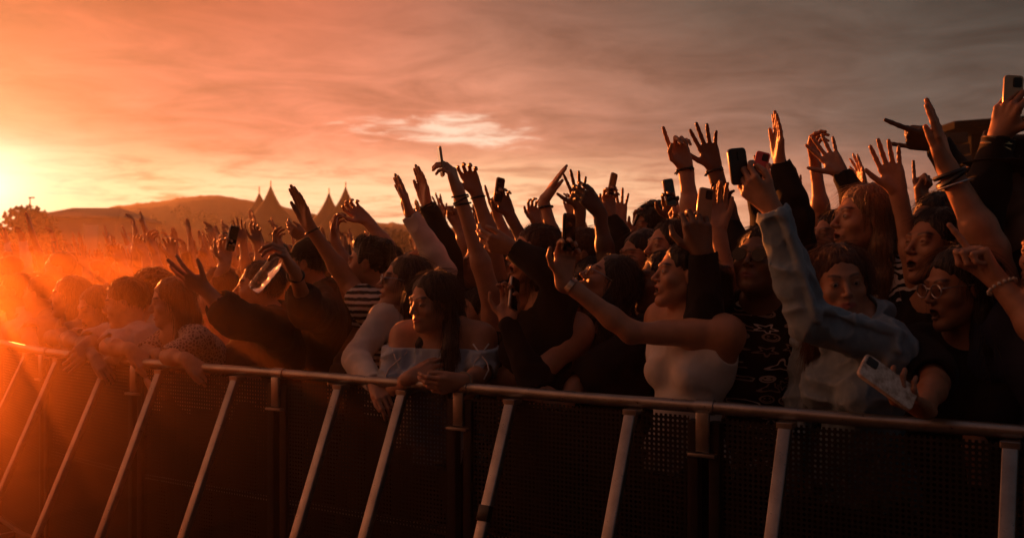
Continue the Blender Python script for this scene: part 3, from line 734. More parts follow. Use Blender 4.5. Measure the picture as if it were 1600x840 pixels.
def headwear(kind='cap', mat='cloth_black'):
    def f(B, arms, root, male):
        H, R = B['H'], B['HR']; s = B['hs']; L = lambda x, y, z: H + (R[0] * x + R[1] * y + R[2] * z) * s
        pr = [ell(L(0, -.018, .050), R, V3(.090, .108, .090) * s, .01)]
        if kind == 'cap': pr.append(cap(L(-.03, .085, .050), L(.03, .085, .050), .045 * s, k=.012, flat=(R[2], .12))); pr.append(cap(L(-.02, .12, .046), L(.02, .12, .046), .042 * s, k=.012, flat=(R[2], .12)))
        if kind == 'hat': pr.append(ell(L(0, -.015, .052), R, V3(.185, .20, .012) * s, .02)); pr.append(ell(L(0, -.02, .12), R, V3(.075, .09, .05) * s, .02))
        V, F = solid(pr, .005, cuts=[(-R[2], L(0, 0, .028))], disp=folds(.002, 20))
        mesh_obj({'cap': 'baseball_cap', 'hat': 'brimmed_hat'}[kind], V, F, MAT[mat], root)
    return f
# ---------------------------------------------------------------- materials
MAT = {}
def newmat(name):
    m = bpy.data.materials.new(name); m.use_nodes = True; nt = m.node_tree; b = nt.nodes['Principled BSDF']; MAT[name] = m
    return m, nt, nt.nodes, nt.links, b
def nnoise(nt, scale, detail=4, coord='Object', st=(1, 1, 1), rough=.55):
    N, L = nt.nodes, nt.links; tc = N.new('ShaderNodeTexCoord'); mp = N.new('ShaderNodeMapping'); mp.inputs['Scale'].default_value = st
    L.new(tc.outputs[coord], mp.inputs[0]); n = N.new('ShaderNodeTexNoise'); n.inputs['Scale'].default_value = scale; n.inputs['Detail'].default_value = detail; n.inputs['Roughness'].default_value = rough
    L.new(mp.outputs[0], n.inputs[0]); return n.outputs['Fac']
def cramp(nt, f, cols):
    r = nt.nodes.new('ShaderNodeValToRGB'); e = r.color_ramp.elements
    for i, (p, c) in enumerate(cols):
        q = e[i] if i < 2 else e.new(p)
        q.position = p; q.color = (*c, 1)
    nt.links.new(f, r.inputs[0]); return r.outputs[0]
def bump(nt, b, h, s, d):
    n = nt.nodes.new('ShaderNodeBump'); n.inputs['Strength'].default_value = s; n.inputs['Distance'].default_value = d
    nt.links.new(h, n.inputs['Height']); nt.links.new(n.outputs[0], b.inputs['Normal'])
def mixc(nt, f, a, b, mode='MIX'):
    n = nt.nodes.new('ShaderNodeMix'); n.data_type = 'RGBA'; n.blend_type = mode; n.clamp_factor = True
    for s_, v in ((0, f), (6, a), (7, b)):
        if isinstance(v, tuple): n.inputs[s_].default_value = (*v, 1)
        elif isinstance(v, (int, float)): n.inputs[s_].default_value = v
        else: nt.links.new(v, n.inputs[s_])
    return n.outputs[2]
def skin(name, c, lip, brow=(.03, .018, .012)):
    m, nt, N, L, b = newmat(name)
    base = cramp(nt, nnoise(nt, 22, 5), [(.3, tuple(x * .82 for x in c)), (.7, tuple(min(x * 1.12, 1) for x in c))])
    at = N.new('ShaderNodeVertexColor'); at.layer_name = 'mask'; sp = N.new('ShaderNodeSeparateColor'); L.new(at.outputs[0], sp.inputs[0])
    base = mixc(nt, sp.outputs[2], base, tuple(x * .55 for x in c)); base = mixc(nt, sp.outputs[0], base, lip)
    mul = N.new('ShaderNodeMath'); mul.operation = 'MULTIPLY'; L.new(sp.outputs[1], mul.inputs[0]); mul.inputs[1].default_value = .85
    base = mixc(nt, mul.outputs[0], base, brow)
    L.new(base, b.inputs['Base Color']); b.inputs['Roughness'].default_value = .48
    b.inputs['Specular IOR Level'].default_value = .45; b.inputs['Coat Weight'].default_value = .06; b.inputs['Coat Roughness'].default_value = .35
    b.inputs['Subsurface Weight'].default_value = .10; b.inputs['Subsurface Radius'].default_value = (.012, .004, .002); b.inputs['Subsurface Scale'].default_value = 1
    bump(nt, b, nnoise(nt, 260, 3), .25, .0015)
skin('skin_fair', (.48, .245, .15), (.42, .12, .10)); skin('skin_pale', (.56, .32, .21), (.46, .16, .14)); skin('skin_tan', (.36, .17, .095), (.32, .10, .08))
skin('skin_brown', (.17, .085, .05), (.18, .06, .05)); skin('skin_dark', (.075, .04, .026), (.09, .04, .035))
def hairm(name, c):
    m, nt, N, L, b = newmat(name)
    f = nnoise(nt, 1, 5, st=(190, 190, 12)); col = cramp(nt, f, [(.35, tuple(x * .55 for x in c)), (.7, tuple(x * 1.6 for x in c))])
    L.new(col, b.inputs['Base Color']); b.inputs['Roughness'].default_value = .42; b.inputs['Specular IOR Level'].default_value = .35
    b.inputs['Sheen Weight'].default_value = .25; b.inputs['Sheen Roughness'].default_value = .4
    bump(nt, b, f, .8, .006)
hairm('hair_dark', (.014, .009, .007)); hairm('hair_brown', (.045, .022, .012)); hairm('hair_auburn', (.085, .032, .014)); hairm('hair_blond', (.20, .115, .055)); hairm('hair_black', (.007, .006, .006))
def cloth(name, c, rough=.9, var=.25, weave=420, sheen=.04):
    m, nt, N, L, b = newmat(name)
    col = cramp(nt, nnoise(nt, 9, 6), [(.3, tuple(x * (1 - var) for x in c)), (.7, tuple(min(1, x * (1 + var * .6)) for x in c))])
    L.new(col, b.inputs['Base Color']); b.inputs['Roughness'].default_value = rough; b.inputs['Sheen Weight'].default_value = sheen; b.inputs['Specular IOR Level'].default_value = .25
    bump(nt, b, nnoise(nt, weave, 3), .35, .002); return m, nt, N, L, b, col
for n_, c_ in dict(cloth_black=(.013, .012, .013), cloth_charcoal=(.035, .035, .038), cloth_white=(.72, .70, .68), cloth_cream=(.74, .66, .58), cloth_grey=(.22, .22, .23), cloth_red=(.38, .035, .03),
                   cloth_pink=(.55, .20, .20), cloth_navy=(.025, .035, .075), cloth_green=(.05, .085, .05), cloth_skyblue=(.42, .52, .62), cloth_beige=(.38, .30, .22), cloth_burgundy=(.11, .02, .025)).items(): cloth(n_, c_)
m, nt, N, L, b, col = cloth('denim', (.16, .24, .31), .85, .5, 600)
L.new(mixc(nt, cramp(nt, nnoise(nt, 34, 6), [(.35, (0, 0, 0)), (.75, (.55, .55, .55))]), col, (.30, .38, .42)), b.inputs['Base Color'])
g_ = N.new('ShaderNodeNewGeometry'); pw = cramp(nt, g_.outputs['Pointiness'], [(.50, (0, 0, 0)), (.60, (.7, .7, .7))]); L.new(mixc(nt, pw, mixc(nt, cramp(nt, nnoise(nt, 34, 6), [(.35, (0, 0, 0)), (.75, (.55, .55, .55))]), (.18, .26, .33), (.30, .40, .46)), (.50, .60, .65)), b.inputs['Base Color'])
def wave(nt, scale, dist, typ='BANDS', dirn='Z', ds=2.0):
    N, L = nt.nodes, nt.links; tc = N.new('ShaderNodeTexCoord'); w = N.new('ShaderNodeTexWave'); w.wave_type = typ
    w.bands_direction = dirn; w.inputs['Scale'].default_value = scale; w.inputs['Distortion'].default_value = dist; w.inputs['Detail'].default_value = 2; w.inputs['Detail Scale'].default_value = ds
    L.new(tc.outputs['Object'], w.inputs[0]); return w.outputs['Fac']
def striped(name, a, c, scale, dist, lo, hi, dirn='Z', ds=2.0):
    m, nt, N, L, b, col = cloth(name, a)
    L.new(cramp(nt, wave(nt, scale, dist, dirn=dirn, ds=ds), [(lo, a), (hi, c)]), b.inputs['Base Color'])
striped('cloth_striped', (.02, .02, .022), (.62, .58, .54), 11, 1.6, .48, .54); striped('cloth_zebra', (.012, .012, .012), (.66, .62, .60), 14, 9, .46, .56, 'DIAGONAL', 1.1)
striped('cloth_pinstripe', (.04, .03, .03), (.45, .40, .36), 16, 1.0, .55, .65, 'X')
# lace: open pattern of pale thread on a darker lining
m, nt, N, L, b, col = cloth('lace', (.42, .34, .28))
vo = N.new('ShaderNodeTexVoronoi'); vo.feature = 'DISTANCE_TO_EDGE'; vo.inputs['Scale'].default_value = 60; tc = N.new('ShaderNodeTexCoord'); L.new(tc.outputs['Object'], vo.inputs[0])
L.new(cramp(nt, vo.outputs['Distance'], [(.08, (.55, .47, .40)), (.2, (.16, .10, .08))]), b.inputs['Base Color']); bump(nt, b, vo.outputs['Distance'], .6, -.006)
def plain(name, c, rough, metal=0, spec=.5, **kw):
    m, nt, N, L, b = newmat(name); b.inputs['Base Color'].default_value = (*c, 1); b.inputs['Roughness'].default_value = rough; b.inputs['Metallic'].default_value = metal; b.inputs['Specular IOR Level'].default_value = spec
    for k_, v_ in kw.items(): b.inputs[k_].default_value = v_
    col = cramp(nt, nnoise(nt, 30, 4), [(.3, tuple(x * .85 for x in c)), (.7, tuple(min(1, x * 1.1) for x in c))]); L.new(col, b.inputs['Base Color'])
    return m, nt, N, L, b
plain('eye_white', (.34, .28, .25), .2); plain('iris', (.02, .012, .008), .1); plain('rubber', (.02, .02, .02), .7); plain('metal', (.55, .53, .50), .28, 1); plain('gold', (.75, .50, .22), .25, 1)
plain('glass_dark', (.012, .010, .009), .22, 0, .4); plain('black_plastic', (.012, .012, .013), .35); plain('white_plastic', (.70, .68, .66), .4); plain('phone_screen', (.01, .01, .012), .08, 0, .8)
plain('phone_gold', (.55, .40, .26), .25, .4); plain('phone_pink', (.60, .14, .18), .35); plain('phone_silver', (.50, .46, .42), .25, .5); plain('thread', (.65, .60, .52), .8)
m, nt, N, L, b = newmat('lens_clear'); b.inputs['Base Color'].default_value = (.9, .9, .9, 1); b.inputs['Transmission Weight'].default_value = 1; b.inputs['Roughness'].default_value = .02; b.inputs['IOR'].default_value = 1.05
m, nt, N, L, b = newmat('bottle_plastic'); b.inputs['Base Color'].default_value = (.95, .92, .88, 1); b.inputs['Transmission Weight'].default_value = .92; b.inputs['Roughness'].default_value = .06; b.inputs['IOR'].default_value = 1.33
bump(nt, b, nnoise(nt, 60, 3), .5, .004)
# phone case with a worn marbled pattern
m, nt, N, L, b = newmat('marbled_case'); f = nnoise(nt, 40, 8, rough=.7); L.new(cramp(nt, f, [(.35, (.30, .20, .13)), (.5, (.68, .58, .48)), (.62, (.85, .78, .70))]), b.inputs['Base Color']); b.inputs['Roughness'].default_value = .3
# galvanised / aluminium barrier
m, nt, N, L, b = newmat('barrier_metal')
f = nnoise(nt, 7, 6, rough=.65); f2 = nnoise(nt, 60, 5, rough=.7)
L.new(cramp(nt, f, [(.3, (.24, .225, .21)), (.7, (.42, .40, .38))]), b.inputs['Base Color']); b.inputs['Metallic'].default_value = .85
r = cramp(nt, f2, [(.3, (.24,) * 3), (.75, (.52,) * 3)]); L.new(r, b.inputs['Roughness']); bump(nt, b, f2, .15, .002)
m, nt, N, L, b = newmat('perforated_sheet')
tc = N.new('ShaderNodeTexCoord'); vo = N.new('ShaderNodeTexVoronoi'); vo.inputs['Scale'].default_value = 62; vo.inputs['Randomness'].default_value = 0; L.new(tc.outputs['UV'], vo.inputs[0])
vo.voronoi_dimensions = '2D'
ho = cramp(nt, vo.outputs['Distance'], [(.27, (0, 0, 0)), (.30, (1, 1, 1))]); L.new(ho, b.inputs['Alpha'])
b.inputs['Base Color'].default_value = (.010, .009, .009, 1); b.inputs['Metallic'].default_value = .2; b.inputs['Roughness'].default_value = .7
plain('dark_steel', (.03, .03, .032), .5, .6)
# ground and landscape
def ground(name, a, c, sc_, bs, bd, rough=.95):
    m, nt, N, L, b = newmat(name); f = nnoise(nt, sc_, 8, rough=.65); f2 = nnoise(nt, sc_ * 14, 6)
    x = mixc(nt, f2, cramp(nt, f, [(.35, a), (.65, c)]), tuple(v * .6 for v in a)); L.new(x, b.inputs['Base Color']); b.inputs['Roughness'].default_value = rough; bump(nt, b, f2, bs, bd)
ground('trodden_ground', (.035, .030, .020), (.060, .050, .030), .8, .8, .03); ground('track_board', (.075, .062, .045), (.11, .09, .065), 2.5, .4, .006, .7); ground('hill_field', (.03, .036, .018), (.07, .065, .035), .05, .5, .5)
ground('leaf_dark', (.022, .032, .014), (.05, .065, .03), 2.0, .4, .05); ground('bark', (.05, .035, .025), (.09, .07, .05), 6, .8, .02)
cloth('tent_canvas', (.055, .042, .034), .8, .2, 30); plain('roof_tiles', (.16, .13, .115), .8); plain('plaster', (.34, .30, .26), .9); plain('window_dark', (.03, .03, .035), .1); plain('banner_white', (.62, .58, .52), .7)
plain('tower_black', (.006, .006, .006), .9, 0, .1); plain('speaker_black', (.02, .02, .021), .6); plain('dark_canopy', (.03, .03, .032), .8)
# black shirt printed all over with pale hand-drawn doodles (round faces, stars, hearts, squiggles)
def doodle():
    m, nt, N, L, b, col = cloth('cloth_doodles', (.013, .012, .013))
    tc = N.new('ShaderNodeTexCoord'); mp = N.new('ShaderNodeMapping'); mp.inputs['Rotation'].default_value = (0, 0, R_(-35)); L.new(tc.outputs['Object'], mp.inputs[0])
    s0 = N.new('ShaderNodeSeparateXYZ'); L.new(mp.outputs[0], s0.inputs[0]); cb = N.new('ShaderNodeCombineXYZ'); L.new(s0.outputs[0], cb.inputs[0]); L.new(s0.outputs[2], cb.inputs[1])
    def M(op, a, c=None, cl=False):
        n = N.new('ShaderNodeMath'); n.operation = op; n.use_clamp = cl
        for i, v in enumerate((a, c)):
            if v is None: continue
            if isinstance(v, (int, float)): n.inputs[i].default_value = v
            else: L.new(v, n.inputs[i])
        return n.outputs[0]
    v = N.new('ShaderNodeTexVoronoi'); v.voronoi_dimensions = '2D'; v.inputs['Scale'].default_value = 25; v.inputs['Randomness'].default_value = .7; L.new(cb.outputs[0], v.inputs[0])
    # local coordinates in each cell
    sub = N.new('ShaderNodeVectorMath'); sub.operation = 'SUBTRACT'; L.new(cb.outputs[0], sub.inputs[0]); L.new(v.outputs['Position'], sub.inputs[1])
    sp = N.new('ShaderNodeSeparateXYZ'); L.new(sub.outputs[0], sp.inputs[0]); sc_ = N.new('ShaderNodeSeparateColor'); L.new(v.outputs['Color'], sc_.inputs[0])
    x, y = M('MULTIPLY', sp.outputs[0], 1.5), M('MULTIPLY', sp.outputs[1], 1.5); rad = M('SQRT', M('ADD', M('MULTIPLY', x, x), M('MULTIPLY', y, y))); ang = M('ARCTAN2', y, x)
    star = M('MULTIPLY', rad, M('ADD', 1.0, M('MULTIPLY', M('SINE', M('MULTIPLY', ang, 5)), .35)))
    petal = M('MULTIPLY', rad, M('ADD', 1.0, M('MULTIPLY', M('SINE', M('MULTIPLY', ang, 3)), .45)))
    def line(d, r, w): return M('LESS_THAN', M('ABSOLUTE', M('SUBTRACT', d, r)), w)
    a1 = M('MULTIPLY', line(star, .015, .0034), M('LESS_THAN', sc_.outputs[0], .34)); a2 = M('MULTIPLY', line(petal, .018, .0034), M('GREATER_THAN', sc_.outputs[0], .66))
    mid = M('MULTIPLY', M('GREATER_THAN', sc_.outputs[0], .34), M('LESS_THAN', sc_.outputs[0], .66))
    fill = M('MULTIPLY', M('LESS_THAN', rad, .019), M('LESS_THAN', sc_.outputs[1], .35))
    ex = M('ABSOLUTE', x); eye = M('LESS_THAN', M('SQRT', M('ADD', M('POWER', M('SUBTRACT', ex, .007), 2), M('POWER', M('SUBTRACT', y, .005), 2))), .0030)
    mo = M('MULTIPLY', M('LESS_THAN', M('ABSOLUTE', M('SUBTRACT', rad, .0115)), .0016), M('LESS_THAN', y, -.003))
    face = M('MULTIPLY', fill, M('SUBTRACT', 1.0, M('MAXIMUM', eye, mo))); ringc = M('MAXIMUM', line(rad, .018, .0026), M('MAXIMUM', eye, mo))
    fr = M('MULTIPLY', mid, M('MAXIMUM', face, M('MULTIPLY', ringc, M('SUBTRACT', 1.0, M('LESS_THAN', sc_.outputs[1], .35)))))
    allm = M('MAXIMUM', M('MAXIMUM', a1, a2), fr, True)
    ink = mixc(nt, M('LESS_THAN', sc_.outputs[1], .35), (.36, .28, .23), (.70, .66, .62))
    L.new(mixc(nt, allm, (.013, .012, .013), ink), b.inputs['Base Color'])
doodle()
# ---------------------------------------------------------------- setting
RAILZ = 1.13
def quad(name, pts, mat, label=None, kind='structure'):
    o = mesh_obj(name, [V3(p) for p in pts], [list(range(len(pts)))], MAT[mat], None, False); o['kind'] = kind; return o
quad('ground', [(-900, -200, 0), (900, -200, 0), (900, 900, 0), (-900, 900, 0)], 'trodden_ground')
# the boarded track in the pit
e0, e1 = W(0, 765, 1.55 * FPX / 340), W(95, 840, 1.55 * FPX / 415); dv = nrm(e1 - e0); nv = V3(dv[1], -dv[0], 0)
if nv[0] > 0: nv = -nv
mb = MB(); c0 = e0 + dv * 1.0 + nv * 2.0
for i in range(-3, 4):
    mb.box(c0 + dv * (i * 1.22) + V3(0, 0, .025), dv * .606, nv * 2.0, V3(0, 0, .022))
o = mb.build('boarded_track', MAT['track_board']); o['kind'] = 'structure'
# hills: a ridge whose crest height follows the skyline of the view from the pit
def ridge(name, mat, dist, prof, depth, amp, seed, px0, px1, base=-1.0):
    n = 900; m = 14; V = []; rs = np.random.RandomState(seed)
    xs = np.linspace(px0, px1, n); hh = np.interp(xs, [p[0] for p in prof], [p[1] for p in prof])
    jag = vnoise(xs * .05, 3.3 + seed, .5) * amp * .8 + np.abs(vnoise(xs * .16, 1.3 + seed, .5)) * amp * 1.3 + vnoise(xs * .45, 7.3, .5) * amp * .5
    for j in range(m):
        t = j / (m - 1); d = dist - depth * (1 - t)
        for i, x in enumerate(xs):
            h = (HORY - hh[i]) / FPX * dist + CAMZ
            f = math.sin(t * math.pi / 2) ** .8
            V.append(((x - 800) / FPX * d, d, base + (h - base + jag[i] * (1 if j > m - 3 else .25)) * f))
    for i, x in enumerate(xs): V.append(((x - 800) / FPX * (dist + 40), dist + 40, base))
    F = np.array([[j * n + i, j * n + i + 1, (j + 1) * n + i + 1, (j + 1) * n + i] for j in range(m) for i in range(n - 1)])
    o = mesh_obj(name, V, F, MAT[mat]); o['kind'] = 'structure'; return o
ridge('hills', 'hill_field', 150, [(-900, 350), (0, 372), (140, 338), (175, 326), (240, 320), (300, 311), (340, 309), (395, 318), (450, 328), (520, 345), (580, 350), (650, 354), (760, 362), (900, 372), (1200, 385), (1700, 392), (2300, 395)], 60, .35, 5, -900, 2300)
# foliage: clumps of leaf faces
def tree(px, d, ytop, width, seed, label, group=None, n=2600, dense=False, leaf=.16):
    rs = np.random.RandomState(seed); ht = (HORY - ytop) / FPX * d + CAMZ; base = W(px, 425, d); base[2] = 0
    root = empty('tree', base); tag(root, label, 'tree', group)
    cl = []
    for i in range(16 if not dense else 24):
        a = rs.rand() * 6.28; r = rs.rand() ** .5 * width * .5; z = ht * rs.uniform(.42, .86)
        k = 1 - ((z / ht - .6) / .5) ** 2
        cl.append((V3(math.cos(a) * r * k, math.sin(a) * r * k, z), width * rs.uniform(.13, .24)))
    P_ = []; 
    for i in range(n):
        c, r = cl[rs.randint(len(cl))]; v = nrm(rs.normal(size=3)); p = c + v * r * rs.rand() ** .35
        if p[2] > ht: p[2] = ht - rs.rand() * .3
        P_.append(p)
    P_ = np.array(P_); a = rs.normal(size=(n, 3)); a /= np.linalg.norm(a, axis=1)[:, None]; b_ = np.cross(a, rs.normal(size=(n, 3))); b_ /= np.linalg.norm(b_, axis=1)[:, None]
    s_ = rs.uniform(.6, 1.3, (n, 1)) * leaf
    V = np.stack([P_ + a * s_, P_ + b_ * s_ * .6, P_ - a * s_, P_ - b_ * s_ * .6], 1).reshape(-1, 3); F = np.arange(n * 4).reshape(-1, 4)
    mesh_obj('crown', V, F, MAT['leaf_dark'], root, False)
    tb = MB(); tb.tube([(0, 0, 0), (.05, 0, ht * .3), (0, .05, ht * .55)], [width * .045, width * .035, width * .02], 8)
    for c, r in cl[:7]: tb.tube([(0, 0, ht * .3), tuple(c * .5 + V3(0, 0, ht * .18)), tuple(c)], [width * .02, width * .014, width * .006], 5)
    mesh_obj('trunk', tb.v, tb.f, MAT['bark'], root)
    return root
tree(6, 62, 317, 6.2, 1, 'round leafy tree at the foot of the sunset, left of the long roofed building', n=5000, dense=True, leaf=.2)
for i, (px, d, yt, w_, lb) in enumerate([
    (188, 84, 332, 4.5, 'low bushy tree against the right end of the long roofed building'),
    (228, 110, 322, 6.0, 'broad tree on the hillside right of the long roofed building'),
    (302, 112, 316, 5.5, 'tree on the crest of the hill left of the pointed tents'),
    (362, 108, 322, 5.5, 'tree on the hillside just left of the twin-peaked tent'),
    (604, 88, 358, 5.0, 'tree on the low ridge right of the tents, nearest to them'),
    (642, 78, 352, 4.6, 'taller dark tree on the low ridge behind the white raised sleeve'),
    (682, 84, 348, 4.2, 'tree on the low ridge behind the raised phone and wristbands'),
    (806, 90, 352, 4.5, 'tree far off between the raised fist and the bent wrist'),
    (1015, 70, 350, 4.0, 'tree far off behind the curly head with the raised phone'),
]): tree(px, d, yt, w_, 20 + i, lb, n=1500, leaf=.17)
# long building with a hipped roof
def building():
    d = 72.0; f = lambda px, py, dd=d: W(px, py, dd)
    root = empty('long_building', (f(112, 425)[0], d, 0)); tag(root, 'long pale building with a hipped roof below the setting sun', 'building')
    x0, x1 = f(55, 0)[0], f(182, 0)[0]; ze = (HORY - 338) / FPX * d + CAMZ; zr = (HORY - 319) / FPX * d + CAMZ; o = V3(root.location)
    mb = MB(); mb.box(V3((x0 + x1) / 2, d + 4, ze / 2) - o, V3((x1 - x0) / 2, 0, 0), V3(0, 4, 0), V3(0, 0, ze / 2)); mb.build('wall', MAT['plaster'], root)
    q = .35; V = [V3(x0 - q, d - q, ze), V3(x1 + q, d - q, ze), V3(x1 + q, d + 8 + q, ze), V3(x0 - q, d + 8 + q, ze), V3(x0 + 1.0, d + 4, zr), V3(x1 - 1.4, d + 4, zr)]
    V = [v - o for v in V]; V += [v - V3(0, 0, .18) for v in V[:4]]
    mesh_obj('roof', V, [[0, 1, 5, 4], [1, 2, 5], [2, 3, 4, 5], [3, 0, 4], [6, 7, 1, 0], [7, 8, 2, 1], [8, 9, 3, 2], [9, 6, 0, 3], [9, 8, 7, 6]], MAT['roof_tiles'], root, False)
    n = 6
    for i in range(n):
        x = lerp(x0, x1, (i + .5) / n); mb = MB(); mb.box(V3(x, d - .02, ze * .55) - o, V3(.42, 0, 0), V3(0, .05, 0), V3(0, 0, .6)); w = mb.build('window', MAT['plaster'], root)
        mb = MB(); mb.box(V3(x, d - .075, ze * .55) - o, V3(.34, 0, 0), V3(0, .01, 0), V3(0, 0, .52)); mb.build('pane', MAT['window_dark'], w)
    c = f(131, 372, 66)
    b = empty('banner', (c[0], c[1], 0)); tag(b, 'tall pale banner flag standing in front of the long roofed building', 'banner')
    mb = MB(); mb.tube([(0, 0, 0), (0, 0, 4.9)], .04, 8); mb.build('pole', MAT['metal'], b)
    zz = np.linspace(2.4, 4.8, 7); V = [(x, .03 + .05 * math.sin(z * 3) * (x > .1) + t * .012, z) for t in (0, 1) for z in zz for x in (.04, .5, .95)]
    F = [[k * 21 + j * 3 + i, k * 21 + j * 3 + i + 1, k * 21 + (j + 1) * 3 + i + 1, k * 21 + (j + 1) * 3 + i] for k in (0, 1) for j in range(6) for i in range(2)]
    mesh_obj('flag', V, F, MAT['banner_white'], b)
    c = f(47, 425, 60); p = empty('lamp_post', (c[0], c[1], 0)); tag(p, 'thin tall lamp post between the round tree and the long roofed building', 'lamp post')
    mb = MB(); mb.tube([(0, 0, 0), (0, 0, 6.2)], [.06, .035], 8); mb.build('pole', MAT['dark_steel'], p)
    mb = MB(); mb.box((.1, 0, 6.2), (.18, 0, 0), (0, .06, 0), (0, 0, .04)); mb.build('lamp_head', MAT['dark_steel'], p)
building()
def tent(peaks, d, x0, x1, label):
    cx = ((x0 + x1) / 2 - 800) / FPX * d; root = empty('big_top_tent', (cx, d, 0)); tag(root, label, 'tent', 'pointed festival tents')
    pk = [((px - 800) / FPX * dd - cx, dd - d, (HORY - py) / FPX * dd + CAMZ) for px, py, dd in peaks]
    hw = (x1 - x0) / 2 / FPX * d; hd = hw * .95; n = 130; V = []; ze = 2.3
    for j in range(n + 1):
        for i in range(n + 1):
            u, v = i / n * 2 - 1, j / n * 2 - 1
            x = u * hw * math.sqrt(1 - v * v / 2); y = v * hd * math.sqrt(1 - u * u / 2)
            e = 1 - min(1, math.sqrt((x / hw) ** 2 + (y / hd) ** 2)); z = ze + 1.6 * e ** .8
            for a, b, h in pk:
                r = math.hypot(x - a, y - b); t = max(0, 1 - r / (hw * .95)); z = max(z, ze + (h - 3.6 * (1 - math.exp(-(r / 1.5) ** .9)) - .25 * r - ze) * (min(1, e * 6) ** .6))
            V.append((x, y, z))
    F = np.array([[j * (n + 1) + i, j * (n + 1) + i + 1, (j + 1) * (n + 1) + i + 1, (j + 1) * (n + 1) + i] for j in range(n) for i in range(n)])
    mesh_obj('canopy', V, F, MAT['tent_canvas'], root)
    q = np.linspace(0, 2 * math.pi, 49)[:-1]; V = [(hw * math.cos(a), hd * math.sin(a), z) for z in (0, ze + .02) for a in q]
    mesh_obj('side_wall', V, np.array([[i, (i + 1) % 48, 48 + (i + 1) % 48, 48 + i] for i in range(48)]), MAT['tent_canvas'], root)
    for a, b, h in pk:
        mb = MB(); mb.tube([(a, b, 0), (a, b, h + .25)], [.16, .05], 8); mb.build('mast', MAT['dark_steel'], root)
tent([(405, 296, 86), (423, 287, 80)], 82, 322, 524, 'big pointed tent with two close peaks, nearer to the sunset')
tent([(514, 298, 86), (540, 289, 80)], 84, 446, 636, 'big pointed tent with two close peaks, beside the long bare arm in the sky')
# dark roofed speaker tower at the right
def tower():
    d = 22.0; c = W(1590, 425, d); root = empty('speaker_tower', (c[0], d, 0)); tag(root, 'dark roofed tower with hanging speakers behind the crowd', 'speaker tower'); o = V3(root.location)
    g = lambda px, py: W(px, py, d) - o
    xl, xr = g(1492, 0)[0], g(1760, 0)[0]; zt = g(0, 190)[2]; zr = g(0, 205)[2]
    mb = MB(); mb.box(((xl + xr) / 2 + .25, .8, zr / 2), ((xr - xl) / 2 - .22, 0, 0), (0, .6, 0), (0, 0, zr / 2 - .04)); mb.build('cabin', MAT['tower_black'], root)
    V = [(xl - .08, -.15, zt - .18), (xr, -.15, zt + .12), (xr, 1.5, zt + .12), (xl - .08, 1.5, zt - .18)]; V = V + [(a, b, z + .17) for a, b, z in V]
    mesh_obj('roof', V, [[3, 2, 1, 0], [4, 5, 6, 7], [0, 1, 5, 4], [1, 2, 6, 5], [2, 3, 7, 6], [3, 0, 4, 7]], MAT['tower_black'], root, False)
    for i in range(6):
        z = zr - .18 - i * .27; t = R_(2 + i * 3.2)
        mb = MB(); mb.box((xl - .10 + i * .05, .05, z), (.30 * math.cos(t), 0, .30 * math.sin(t)), (0, .28, 0), (-.115 * math.sin(t), 0, .115 * math.cos(t)), .02); autosmooth(mb.build('speaker_cabinet', MAT['speaker_black'], root))
tower()
